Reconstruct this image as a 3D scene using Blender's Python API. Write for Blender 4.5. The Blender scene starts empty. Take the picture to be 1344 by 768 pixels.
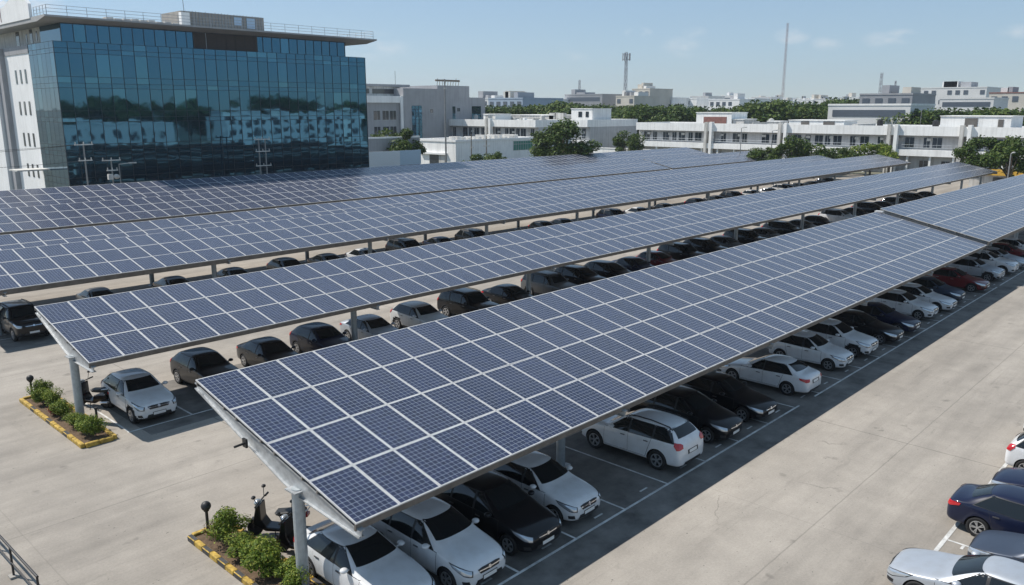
import bpy, bmesh, math, random
import numpy as np
from mathutils import Vector, Matrix
from mathutils.bvhtree import BVHTree
R = math.radians
sc = bpy.context.scene
COL = sc.collection

# ------------------------------------------------------------------ camera, sky, sun, exposure
CAM_H = 12.7
PITCH, YAW = R(12.8), R(43.35)
cam = bpy.data.objects.new('camera', bpy.data.cameras.new('camera'))
COL.objects.link(cam)
cam.location = (0, 0, CAM_H)
cam.rotation_euler = (R(90) - PITCH, 0, YAW - R(90))
cam.data.sensor_width = 36
cam.data.lens = 1062 / 1344 * 36
cam.data.clip_end = 12000
sc.camera = cam

SUN = Vector((-0.36, 0.71, 1.0)).normalized()
world = bpy.data.worlds.new('World'); sc.world = world
world.use_nodes = True
wn, wl = world.node_tree.nodes, world.node_tree.links
bg = wn['Background']; bg.inputs['Strength'].default_value = 0.083
sky = wn.new('ShaderNodeTexSky'); sky.sky_type = 'NISHITA'; sky.sun_disc = False
sky.sun_elevation = math.asin(SUN.z); sky.sun_rotation = math.atan2(SUN.x, SUN.y)
sky.altitude = 0; sky.air_density = 1.0; sky.dust_density = .0; sky.ozone_density = 1.9
# small fair-weather clouds: noise gathered round a few directions of the sky
tc = wn.new('ShaderNodeTexCoord')
noi = wn.new('ShaderNodeTexNoise'); noi.inputs['Scale'].default_value = 26; noi.inputs['Detail'].default_value = 7
mp = wn.new('ShaderNodeMapping'); mp.inputs['Scale'].default_value = (1, 1, 2.6)
wl.new(tc.outputs['Generated'], mp.inputs['Vector']); wl.new(mp.outputs[0], noi.inputs['Vector'])
def pixel_dir(px, py):
    f = 1062.
    h = Vector((math.cos(YAW), math.sin(YAW), 0)); r = Vector((math.sin(YAW), -math.cos(YAW), 0))
    fw = h * math.cos(PITCH) - Vector((0, 0, math.sin(PITCH))); up = h * math.sin(PITCH) + Vector((0, 0, math.cos(PITCH)))
    return (fw + r * ((px - 672) / f) - up * ((py - 384) / f)).normalized()
total = None
for (px, py, rad, amt) in [(838, 44, .018, 1.0), (898, 62, .03, .5), (912, 42, .016, .35), (1040, 47, .022, .55), (1090, 56, .022, .4),
                           (1182, 48, .02, .6), (1150, 52, .02, .4), (1335, 42, .02, .35), (8, 2, .055, 1.0), (752, 74, .02, .3), (500, 62, .045, .3)]:
    vm = wn.new('ShaderNodeVectorMath'); vm.operation = 'SUBTRACT'
    wl.new(tc.outputs['Generated'], vm.inputs[0]); vm.inputs[1].default_value = pixel_dir(px, py)
    v2 = wn.new('ShaderNodeVectorMath'); v2.operation = 'MULTIPLY'; v2.inputs[1].default_value = (1, 1, 2.2)
    wl.new(vm.outputs[0], v2.inputs[0])
    ln = wn.new('ShaderNodeVectorMath'); ln.operation = 'LENGTH'; wl.new(v2.outputs[0], ln.inputs[0])
    mr = wn.new('ShaderNodeMapRange'); mr.inputs['From Min'].default_value = 0; mr.inputs['From Max'].default_value = rad
    mr.inputs['To Min'].default_value = amt * 1.7; mr.inputs['To Max'].default_value = 0
    wl.new(ln.outputs['Value'], mr.inputs['Value'])
    if total is None: total = mr.outputs[0]
    else:
        ad = wn.new('ShaderNodeMath'); ad.operation = 'ADD'
        wl.new(total, ad.inputs[0]); wl.new(mr.outputs[0], ad.inputs[1]); total = ad.outputs[0]
nr = wn.new('ShaderNodeMapRange'); nr.inputs['From Min'].default_value = .40; nr.inputs['From Max'].default_value = .72
wl.new(noi.outputs['Fac'], nr.inputs['Value'])
mu = wn.new('ShaderNodeMath'); mu.operation = 'MULTIPLY'; mu.use_clamp = True
wl.new(total, mu.inputs[0]); wl.new(nr.outputs[0], mu.inputs[1])
mx = wn.new('ShaderNodeMix'); mx.data_type = 'RGBA'
wl.new(mu.outputs[0], mx.inputs['Factor']); tn = wn.new('ShaderNodeMix'); tn.data_type = 'RGBA'; tn.blend_type = 'MULTIPLY'; tn.inputs['Factor'].default_value = 1; tn.inputs[7].default_value = (.95, 1.02, 1.20, 1)   # bluer tropical air
wl.new(sky.outputs[0], tn.inputs[6])
hz = wn.new('ShaderNodeMix'); hz.data_type = 'RGBA'; hz.inputs['Factor'].default_value = .42; hz.inputs[7].default_value = (4.5, 6.5, 7.9, 1)
wl.new(tn.outputs[2], hz.inputs[6]); wl.new(hz.outputs[2], mx.inputs[6]); mx.inputs[7].default_value = (9.5, 9.6, 9.8, 1)
wl.new(mx.outputs[2], bg.inputs['Color'])

sun = bpy.data.objects.new('sun', bpy.data.lights.new('sun', 'SUN'))
COL.objects.link(sun)
sun.data.energy = 5.0; sun.data.angle = R(.5); sun.data.color = (1, .94, .86)
sun.rotation_euler = (-SUN).to_track_quat('-Z', 'Y').to_euler()
sun.location = (0, 0, 60)
sc.view_settings.view_transform = 'Standard'; sc.view_settings.look = 'None'
sc.view_settings.gamma = 1; sc.view_settings.exposure = 0.15
sc.render.engine = 'CYCLES'
sc.cycles.max_bounces = 6; sc.cycles.glossy_bounces = 3; sc.cycles.diffuse_bounces = 3

def at(px, py, z=0.0):
    d = pixel_dir(px, py); t = (z - CAM_H) / d.z
    return d.x * t, d.y * t
def far(px, dist):
    """point on the ground seen in the column px, dist metres along the view heading"""
    a = YAW - math.atan((px - 672) / 1089.)
    q = dist / math.cos(YAW - a)
    return q * math.cos(a), q * math.sin(a)

# ------------------------------------------------------------------ materials
MATS = {}
def nodes(m): return m.node_tree.nodes, m.node_tree.links
def mat(name, col, rough=.6, metal=0., spec=.5, coat=0., noise=0., nscale=4., bump=0., bscale=30., streak=0.):
    m = bpy.data.materials.new(name); m.use_nodes = True
    n, l = nodes(m); b = n['Principled BSDF']
    b.inputs['Base Color'].default_value = (*col, 1); b.inputs['Roughness'].default_value = rough
    b.inputs['Metallic'].default_value = metal; b.inputs['Specular IOR Level'].default_value = spec
    if coat: b.inputs['Coat Weight'].default_value = coat; b.inputs['Coat Roughness'].default_value = .25 if metal else .05
    if noise or streak or bump:
        t = n.new('ShaderNodeTexCoord'); src = None
        if noise:
            q = n.new('ShaderNodeTexNoise'); q.inputs['Scale'].default_value = nscale; q.inputs['Detail'].default_value = 8; q.inputs['Roughness'].default_value = .65
            l.new(t.outputs['Object'], q.inputs['Vector'])
            r = n.new('ShaderNodeMapRange'); r.inputs['From Min'].default_value = .3; r.inputs['From Max'].default_value = .7
            r.inputs['To Min'].default_value = 1 - noise; r.inputs['To Max'].default_value = 1 + noise * .5
            l.new(q.outputs['Fac'], r.inputs['Value']); src = r.outputs[0]
        if streak:
            g = n.new('ShaderNodeMapping'); g.inputs['Scale'].default_value = (1.7, 1.7, .12); l.new(t.outputs['Object'], g.inputs['Vector'])
            q = n.new('ShaderNodeTexNoise'); q.inputs['Scale'].default_value = 1.2; q.inputs['Detail'].default_value = 7
            l.new(g.outputs[0], q.inputs['Vector'])
            r = n.new('ShaderNodeMapRange'); r.inputs['From Min'].default_value = .45; r.inputs['From Max'].default_value = .75
            r.inputs['To Min'].default_value = 1; r.inputs['To Max'].default_value = 1 - streak
            l.new(q.outputs['Fac'], r.inputs['Value'])
            if src:
                k = n.new('ShaderNodeMath'); k.operation = 'MULTIPLY'; l.new(src, k.inputs[0]); l.new(r.outputs[0], k.inputs[1]); src = k.outputs[0]
            else: src = r.outputs[0]
        if src:
            v = n.new('ShaderNodeVectorMath'); v.operation = 'SCALE'; v.inputs[0].default_value = col
            l.new(src, v.inputs['Scale']); l.new(v.outputs[0], b.inputs['Base Color'])
        if bump:
            q = n.new('ShaderNodeTexNoise'); q.inputs['Scale'].default_value = bscale; q.inputs['Detail'].default_value = 5
            l.new(t.outputs['Object'], q.inputs['Vector'])
            bp = n.new('ShaderNodeBump'); bp.inputs['Strength'].default_value = bump; bp.inputs['Distance'].default_value = .02
            l.new(q.outputs['Fac'], bp.inputs['Height']); l.new(bp.outputs[0], b.inputs['Normal'])
    MATS[name] = m
    return m
M = MATS
mat('galvanised', (.42, .44, .455), .5, .55, noise=.25, nscale=6)
mat('steel_post', (.40, .44, .46), .5, .3, noise=.22, nscale=5, streak=.25)
mat('purlin_steel', (.22, .21, .20), .6, .3, noise=.25, nscale=3)
mat('edge_steel', (.17, .155, .14), .6, .3, noise=.3, nscale=3)
mat('panel_frame', (.56, .56, .555), .5, .1, noise=.25, nscale=3)
mat('panel_back', (.14, .14, .15), .6)
mat('white_wall', (.90, .90, .88), .8, noise=.10, nscale=.5, streak=.18, bump=.2, bscale=12)
mat('white_clean', (.88, .88, .87), .8, noise=.08, nscale=.4, streak=.10)
mat('old_white', (.62, .61, .58), .85, noise=.22, nscale=.6, streak=.4, bump=.2)
mat('grey_wall', (.36, .365, .38), .8, noise=.12, nscale=.4, streak=.2)
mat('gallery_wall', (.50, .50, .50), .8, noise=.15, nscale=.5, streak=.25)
mat('dark_wall', (.15, .14, .13), .8, noise=.3, nscale=.8)
mat('concrete', (.33, .31, .28), .85, noise=.22, nscale=1.2, bump=.3)
mat('slab', (.40, .40, .395), .8, noise=.15, nscale=.6)
mat('louvre', (.05, .042, .04), .6, noise=.2, nscale=2)
mat('mullion', (.03, .045, .06), .35, .5)
mat('rail_metal', (.33, .36, .39), .5, .5)
mat('black_metal', (.03, .03, .032), .45, .4)
mat('timber', (.20, .16, .12), .85, noise=.3, nscale=5)
mat('pole_grey', (.27, .27, .265), .7, noise=.2, nscale=3)
mat('win_dark', (.025, .035, .045), .08, 0, .8)
mat('win_frame', (.45, .47, .48), .5, .2)
mat('green_glass', (.03, .20, .16), .1, 0, .8)
mat('brown_red', (.25, .12, .10), .8, noise=.3, nscale=2)
mat('blue_sheet', (.42, .56, .70), .5, .1, noise=.1)
mat('white_sheet', (.66, .72, .78), .5, .1, noise=.06)
mat('yellow_paint', (.50, .33, .06), .75, noise=.65, nscale=7)
mat('yellow_wall', (.70, .42, .06), .7, noise=.2)
mat('black_paint', (.05, .05, .052), .75, noise=.5, nscale=9)
mat('line_paint', (.62, .62, .60), .75, noise=.45, nscale=2.5)
mat('soil', (.13, .085, .05), .95, noise=.5, nscale=9, bump=1)
mat('bark', (.11, .085, .06), .9, noise=.4, nscale=8)
mat('tyre', (.012, .012, .013), .75)
mat('rim', (.55, .56, .58), .3, .85)
mat('rim_dark', (.03, .03, .033), .5, .4)
mat('trim', (.018, .018, .02), .55)
mat('glass', (.010, .013, .015), .04, 0, .6)
mat('lamp_clear', (.50, .54, .58), .1, .6, .8)
mat('handle_grey', (.16, .16, .17), .3, .7)
mat('lamp_red', (.42, .012, .018), .12, 0, .8)
mat('chrome', (.72, .73, .75), .15, 1)
mat('plate', (.72, .72, .70), .5)
mat('plate_text', (.03, .03, .03), .6)
mat('seat_vinyl', (.02, .02, .02), .5)
mat('tank_black', (.02, .02, .022), .5)
mat('far_pale', (.72, .72, .71), .85, noise=.15, nscale=.1)
mat('far_cream', (.62, .58, .51), .85, noise=.2, nscale=.1)
mat('far_grey', (.34, .35, .37), .85, noise=.2, nscale=.1)
mat('far_blue', (.34, .42, .52), .7, noise=.1, nscale=.1)
mat('far_win', (.10, .12, .15), .3)
mat('tower_steel', (.22, .22, .25), .6, .3)
mat('tower_red', (.27, .18, .19), .6, .1)
def paint(name, col, metal=0., rough=.35, coat=1.):
    if max(col) < .05: coat = .55
    if metal: coat = .25
    m = mat(name, col, rough, metal, .15, coat)
    n, l = nodes(m); b = n['Principled BSDF']
    # thin film of road dust, heavier low on the body
    t = n.new('ShaderNodeTexCoord'); q = n.new('ShaderNodeTexNoise'); q.inputs['Scale'].default_value = 3.5; q.inputs['Detail'].default_value = 6
    l.new(t.outputs['Object'], q.inputs['Vector'])
    r = n.new('ShaderNodeMapRange'); r.inputs['From Min'].default_value = .45; r.inputs['From Max'].default_value = .8; r.inputs['To Max'].default_value = .22 if max(col) > .3 else .01
    l.new(q.outputs['Fac'], r.inputs['Value'])
    x = n.new('ShaderNodeMix'); x.data_type = 'RGBA'; x.inputs[6].default_value = (*col, 1); x.inputs[7].default_value = (.30, .27, .23, 1)
    l.new(r.outputs[0], x.inputs['Factor']); l.new(x.outputs[2], b.inputs['Base Color'])
    return m
PAINT = dict(white=paint('paint_white', (.66, .67, .68)), silver=paint('paint_silver', (.47, .50, .54), .5, .42),
             black=paint('paint_black', (.006, .006, .008), 0, .3), navy=paint('paint_navy', (.008, .012, .035)),
             maroon=paint('paint_maroon', (.13, .012, .016)), slate=paint('paint_slate', (.045, .06, .09), .2, .4),
             grey=paint('paint_grey', (.16, .165, .17), .5), pearl=paint('paint_pearl', (.62, .63, .63), .2))

def leaf_mat(name, c1, c2, c3, hue=None):
    m = bpy.data.materials.new(name); m.use_nodes = True; n, l = nodes(m); b = n['Principled BSDF']
    g = n.new('ShaderNodeNewGeometry'); cr = n.new('ShaderNodeValToRGB')
    cr.color_ramp.elements[0].color = (*c1, 1); cr.color_ramp.elements[1].color = (*c3, 1); cr.color_ramp.elements[1].position = 1
    e = cr.color_ramp.elements.new(.55); e.color = (*c2, 1)
    l.new(g.outputs['Random Per Island'], cr.inputs['Fac'])
    l.new(cr.outputs[0], b.inputs['Base Color']); b.inputs['Roughness'].default_value = .6; b.inputs['Specular IOR Level'].default_value = .25
    tr = n.new('ShaderNodeBsdfTranslucent'); l.new(cr.outputs[0], tr.inputs['Color'])
    ms = n.new('ShaderNodeMixShader'); ms.inputs[0].default_value = .25
    l.new(b.outputs[0], ms.inputs[1]); l.new(tr.outputs[0], ms.inputs[2]); l.new(ms.outputs[0], n['Material Output'].inputs['Surface'])
    MATS[name] = m; return m
leaf_mat('leaf_dark', (.022, .048, .010), (.055, .10, .02), (.12, .165, .035))
leaf_mat('leaf_mid', (.025, .055, .012), (.065, .11, .02), (.13, .17, .035))
leaf_mat('leaf_bright', (.06, .105, .012), (.13, .20, .022), (.29, .31, .05))
leaf_mat('leaf_red', (.10, .02, .015), (.20, .03, .03), (.25, .08, .05))
leaf_mat('leaf_dry', (.09, .06, .03), (.14, .09, .04), (.18, .12, .06))

# solar cells: grid of cells from the panel's own UVs, each panel slightly different
def solar():
    m = bpy.data.materials.new('solar_cells'); m.use_nodes = True; n, l = nodes(m); b = n['Principled BSDF']
    uv = n.new('ShaderNodeUVMap'); sp = n.new('ShaderNodeSeparateXYZ'); l.new(uv.outputs[0], sp.inputs[0])
    def fr(sock, mul):
        a = n.new('ShaderNodeMath'); a.operation = 'MULTIPLY'; l.new(sock, a.inputs[0]); a.inputs[1].default_value = mul
        f = n.new('ShaderNodeMath'); f.operation = 'FRACT'; l.new(a.outputs[0], f.inputs[0])
        s = n.new('ShaderNodeMath'); s.operation = 'SUBTRACT'; l.new(f.outputs[0], s.inputs[0]); s.inputs[1].default_value = .5
        q = n.new('ShaderNodeMath'); q.operation = 'ABSOLUTE'; l.new(s.outputs[0], q.inputs[0]); return q.outputs[0]
    gx, gy = fr(sp.outputs['X'], 8), fr(sp.outputs['Y'], 12)
    mxm = n.new('ShaderNodeMath'); mxm.operation = 'MAXIMUM'; l.new(gx, mxm.inputs[0]); l.new(gy, mxm.inputs[1])
    gt = n.new('ShaderNodeMath'); gt.operation = 'GREATER_THAN'; l.new(mxm.outputs[0], gt.inputs[0]); gt.inputs[1].default_value = .463
    # busbars
    bb = fr(sp.outputs['X'], 24); g2 = n.new('ShaderNodeMath'); g2.operation = 'GREATER_THAN'; l.new(bb, g2.inputs[0]); g2.inputs[1].default_value = .47
    fl = n.new('ShaderNodeVectorMath'); fl.operation = 'FLOOR'; l.new(uv.outputs[0], fl.inputs[0])
    oi = n.new('ShaderNodeObjectInfo')
    av = n.new('ShaderNodeVectorMath'); av.operation = 'ADD'; l.new(fl.outputs[0], av.inputs[0])
    cb = n.new('ShaderNodeCombineXYZ'); l.new(oi.outputs['Random'], cb.inputs['Z']); l.new(cb.outputs[0], av.inputs[1])
    wnz = n.new('ShaderNodeTexWhiteNoise'); wnz.noise_dimensions = '3D'; l.new(av.outputs[0], wnz.inputs['Vector'])
    # per-cell tone
    sc_ = n.new('ShaderNodeVectorMath'); sc_.operation = 'MULTIPLY'; l.new(uv.outputs[0], sc_.inputs[0]); sc_.inputs[1].default_value = (8, 12, 1)
    f2 = n.new('ShaderNodeVectorMath'); f2.operation = 'FLOOR'; l.new(sc_.outputs[0], f2.inputs[0])
    a2 = n.new('ShaderNodeVectorMath'); a2.operation = 'ADD'; l.new(f2.outputs[0], a2.inputs[0]); l.new(cb.outputs[0], a2.inputs[1])
    w2 = n.new('ShaderNodeTexWhiteNoise'); w2.noise_dimensions = '3D'; l.new(a2.outputs[0], w2.inputs['Vector'])
    cr = n.new('ShaderNodeMix'); cr.data_type = 'RGBA'
    cr.inputs[6].default_value = (.005, .010, .040, 1); cr.inputs[7].default_value = (.012, .019, .056, 1); l.new(wnz.outputs['Value'], cr.inputs['Factor'])
    c2 = n.new('ShaderNodeMix'); c2.data_type = 'RGBA'; c2.blend_type = 'MULTIPLY'; c2.inputs['Factor'].default_value = 1
    l.new(cr.outputs[2], c2.inputs[6])
    r2 = n.new('ShaderNodeMapRange'); r2.inputs['To Min'].default_value = .75; r2.inputs['To Max'].default_value = 1.2; l.new(w2.outputs['Value'], r2.inputs['Value'])
    l.new(r2.outputs[0], c2.inputs[7])
    c3 = n.new('ShaderNodeMix'); c3.data_type = 'RGBA'; l.new(gt.outputs[0], c3.inputs['Factor']); c3.inputs[7].default_value = (.25, .28, .34, 1)
    c4 = n.new('ShaderNodeMix'); c4.data_type = 'RGBA'; l.new(g2.outputs[0], c4.inputs['Factor']); l.new(c2.outputs[2], c4.inputs[6]); c4.inputs[7].default_value = (.09, .10, .15, 1)
    l.new(c4.outputs[2], c3.inputs[6])
    # dust film
    t = n.new('ShaderNodeTexCoord'); g = n.new('ShaderNodeNewGeometry')
    q = n.new('ShaderNodeTexNoise'); q.inputs['Scale'].default_value = .35; q.inputs['Detail'].default_value = 9; l.new(g.outputs['Position'], q.inputs['Vector'])
    rr = n.new('ShaderNodeMapRange'); rr.inputs['From Min'].default_value = .35; rr.inputs['From Max'].default_value = .75; rr.inputs['To Min'].default_value = .01; rr.inputs['To Max'].default_value = .09
    l.new(q.outputs['Fac'], rr.inputs['Value'])
    c5 = n.new('ShaderNodeMix'); c5.data_type = 'RGBA'; l.new(rr.outputs[0], c5.inputs['Factor']); l.new(c3.outputs[2], c5.inputs[6]); c5.inputs[7].default_value = (.20, .20, .20, 1)
    # droppings and dried splashes
    vq = n.new('ShaderNodeTexVoronoi'); vq.inputs['Scale'].default_value = 1.1; l.new(g.outputs['Position'], vq.inputs['Vector'])
    q3 = n.new('ShaderNodeTexNoise'); q3.inputs['Scale'].default_value = 18; l.new(g.outputs['Position'], q3.inputs['Vector'])
    ad3 = n.new('ShaderNodeMath'); ad3.operation = 'MULTIPLY_ADD'; l.new(q3.outputs['Fac'], ad3.inputs[0]); ad3.inputs[1].default_value = .12; l.new(vq.outputs['Distance'], ad3.inputs[2])
    lt3 = n.new('ShaderNodeMath'); lt3.operation = 'LESS_THAN'; l.new(ad3.outputs[0], lt3.inputs[0]); lt3.inputs[1].default_value = .082
    s3 = n.new('ShaderNodeSeparateColor'); l.new(vq.outputs['Color'], s3.inputs[0])
    g3 = n.new('ShaderNodeMath'); g3.operation = 'GREATER_THAN'; l.new(s3.outputs[0], g3.inputs[0]); g3.inputs[1].default_value = .8
    m3 = n.new('ShaderNodeMath'); m3.operation = 'MULTIPLY'; l.new(lt3.outputs[0], m3.inputs[0]); l.new(g3.outputs[0], m3.inputs[1])
    c6 = n.new('ShaderNodeMix'); c6.data_type = 'RGBA'; l.new(m3.outputs[0], c6.inputs['Factor']); l.new(c5.outputs[2], c6.inputs[6]); c6.inputs[7].default_value = (.5, .5, .48, 1)
    l.new(c6.outputs[2], b.inputs['Base Color'])
    b.inputs['Roughness'].default_value = .26; b.inputs['IOR'].default_value = 1.55; b.inputs['Sheen Weight'].default_value = .10; b.inputs['Sheen Roughness'].default_value = .45
    MATS['solar'] = m
solar()

# coated curtain-wall glass
def facade_glass():
    m = mat('facade_glass', (.10, .24, .36), .03, .85, .8)
    n, l = nodes(m); b = n['Principled BSDF']
    oi = n.new('ShaderNodeObjectInfo'); g = n.new('ShaderNodeNewGeometry')
    ad = n.new('ShaderNodeMath'); ad.operation = 'ADD'; l.new(oi.outputs['Random'], ad.inputs[0]); l.new(g.outputs['Random Per Island'], ad.inputs[1])
    f = n.new('ShaderNodeMath'); f.operation = 'FRACT'; l.new(ad.outputs[0], f.inputs[0])
    cr = n.new('ShaderNodeValToRGB'); cr.color_ramp.elements[0].color = (.038, .12, .19, 1); cr.color_ramp.elements[1].color = (.056, .16, .23, 1)
    e = cr.color_ramp.elements.new(.84); e.color = (.045, .135, .21, 1); e = cr.color_ramp.elements.new(.93); e.color = (.065, .185, .27, 1)
    l.new(f.outputs[0], cr.inputs['Fac']); l.new(cr.outputs[0], b.inputs['Base Color'])
    t = n.new('ShaderNodeTexCoord'); q = n.new('ShaderNodeTexNoise'); q.inputs['Scale'].default_value = .55; q.inputs['Detail'].default_value = 1
    l.new(g.outputs['Position'], q.inputs['Vector'])
    bp = n.new('ShaderNodeBump'); bp.inputs['Strength'].default_value = .10; bp.inputs['Distance'].default_value = .06
    l.new(q.outputs['Fac'], bp.inputs['Height']); l.new(bp.outputs[0], b.inputs['Normal'])
facade_glass()

def ground_mats():
    m = mat('lot_concrete', (.40, .37, .33), .85); n, l = nodes(m); b = n['Principled BSDF']
    t = n.new('ShaderNodeTexCoord'); P = t.outputs['Object']
    def noise(scale, detail=6, stretch=None, rough=.6):
        q = n.new('ShaderNodeTexNoise'); q.inputs['Scale'].default_value = scale; q.inputs['Detail'].default_value = detail; q.inputs['Roughness'].default_value = rough
        if stretch:
            g = n.new('ShaderNodeMapping'); g.inputs['Scale'].default_value = stretch; l.new(P, g.inputs['Vector']); l.new(g.outputs[0], q.inputs['Vector'])
        else: l.new(P, q.inputs['Vector'])
        return q.outputs['Fac']
    def rng(s, a, b_, c, d):
        r = n.new('ShaderNodeMapRange'); r.inputs['From Min'].default_value = a; r.inputs['From Max'].default_value = b_
        r.inputs['To Min'].default_value = c; r.inputs['To Max'].default_value = d; l.new(s, r.inputs['Value']); return r.outputs[0]
    def mul(a, b_):
        k = n.new('ShaderNodeMath'); k.operation = 'MULTIPLY'; l.new(a, k.inputs[0]); l.new(b_, k.inputs[1]); return k.outputs[0]
    v = rng(noise(.10, 5), .3, .7, .78, 1.12)
    v = mul(v, rng(noise(1.1, 8), .3, .7, .9, 1.08))
    v = mul(v, rng(noise(14, 6), .3, .7, .9, 1.08))
    v = mul(v, rng(noise(.5, 7, (.12, 1.3, 1)), .42, .75, 1.04, .72))        # worn wheel paths along the aisle
    v = mul(v, rng(noise(1.2, 5, (.3, 1.6, 1), .7), .60, .78, 1.0, .70))
    v = mul(v, rng(noise(.9, 3, None, .5), .66, .74, 1.0, .66))              # oil patches
    v = mul(v, rng(noise(5.5, 2, None, .5), .735, .76, 1.0, .45))            # small drips
    sx = n.new('ShaderNodeSeparateXYZ')
    wob = n.new('ShaderNodeVectorMath'); wob.operation = 'SCALE'; wob.inputs['Scale'].default_value = .05
    qn = n.new('ShaderNodeTexNoise'); qn.inputs['Scale'].default_value = 1.5; l.new(P, qn.inputs['Vector']); l.new(qn.outputs['Color'], wob.inputs[0])
    aw = n.new('ShaderNodeVectorMath'); aw.operation = 'ADD'; l.new(P, aw.inputs[0]); l.new(wob.outputs[0], aw.inputs[1]); l.new(aw.outputs[0], sx.inputs[0])
    def joint(sock, x0, period, half, dark):
        a = n.new('ShaderNodeMath'); a.operation = 'SUBTRACT'; l.new(sock, a.inputs[0]); a.inputs[1].default_value = x0
        p = n.new('ShaderNodeMath'); p.operation = 'PINGPONG'; l.new(a.outputs[0], p.inputs[0]); p.inputs[1].default_value = period / 2
        return rng(p.outputs[0], half * .4, half, dark, 1.0)
    v = mul(v, joint(sx.outputs['X'], 31.95, 17.2, .035, .62))
    v = mul(v, joint(sx.outputs['X'], 40.5, 17.2, .025, .86))
    v = mul(v, joint(sx.outputs['Y'], 9.0, 17.3, .03, .74))
    # hairline cracks, broken up by a mask
    cw = n.new('ShaderNodeVectorMath'); cw.operation = 'SCALE'; cw.inputs['Scale'].default_value = 2.2
    qc = n.new('ShaderNodeTexNoise'); qc.inputs['Scale'].default_value = .45; qc.inputs['Detail'].default_value = 8; l.new(P, qc.inputs['Vector']); l.new(qc.outputs['Color'], cw.inputs[0])
    ca = n.new('ShaderNodeVectorMath'); ca.operation = 'ADD'; l.new(P, ca.inputs[0]); l.new(cw.outputs[0], ca.inputs[1])
    vo = n.new('ShaderNodeTexVoronoi'); vo.feature = 'DISTANCE_TO_EDGE'; vo.inputs['Scale'].default_value = .16; l.new(ca.outputs[0], vo.inputs['Vector'])
    ck = rng(vo.outputs['Distance'], .001, .005, .62, 1.0)
    msk = rng(noise(.22, 2), .56, .64, 0, .8)
    k1 = n.new('ShaderNodeMix'); k1.data_type = 'FLOAT'; l.new(msk, k1.inputs['Factor']); k1.inputs[2].default_value = 1; l.new(ck, k1.inputs[3])
    v = mul(v, k1.outputs[0])
    # repaired slabs of a slightly different tone
    cx_ = n.new('ShaderNodeVectorMath'); cx_.operation = 'MULTIPLY'; cx_.inputs[1].default_value = (1 / 8.6, 1 / 8.65, 0); l.new(P, cx_.inputs[0])
    cf = n.new('ShaderNodeVectorMath'); cf.operation = 'FLOOR'; l.new(cx_.outputs[0], cf.inputs[0])
    wq = n.new('ShaderNodeTexWhiteNoise'); wq.noise_dimensions = '3D'; l.new(cf.outputs[0], wq.inputs['Vector'])
    v = mul(v, rng(wq.outputs['Value'], 0, 1, .965, 1.03))
    v = mul(v, rng(noise(2.6, 4, (.06, 2.2, 1), .6), .60, .74, 1.0, .86))     # tyre streaks
    v = mul(v, rng(noise(9, 2, None, .5), .72, .75, 1.0, .4))                # grit and droplets
    s = n.new('ShaderNodeVectorMath'); s.operation = 'SCALE'; s.inputs[0].default_value = (.335, .303, .262); l.new(v, s.inputs['Scale'])
    # bay asphalt further below: its tone is darkened to deepen the canopy shade
    l.new(s.outputs[0], b.inputs['Base Color'])
    bp = n.new('ShaderNodeBump'); bp.inputs['Strength'].default_value = .25; bp.inputs['Distance'].default_value = .01
    l.new(noise(40, 4), bp.inputs['Height']); l.new(bp.outputs[0], b.inputs['Normal'])
    a = mat('asphalt_with_shade', (.175, .163, .148), .85, noise=.6, nscale=.7, bump=.3, bscale=60)
    mat('city_ground', (.16, .16, .12), .95, noise=.5, nscale=.02)
    mat('oil_stain', (.05, .047, .045), .5)
ground_mats()

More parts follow.
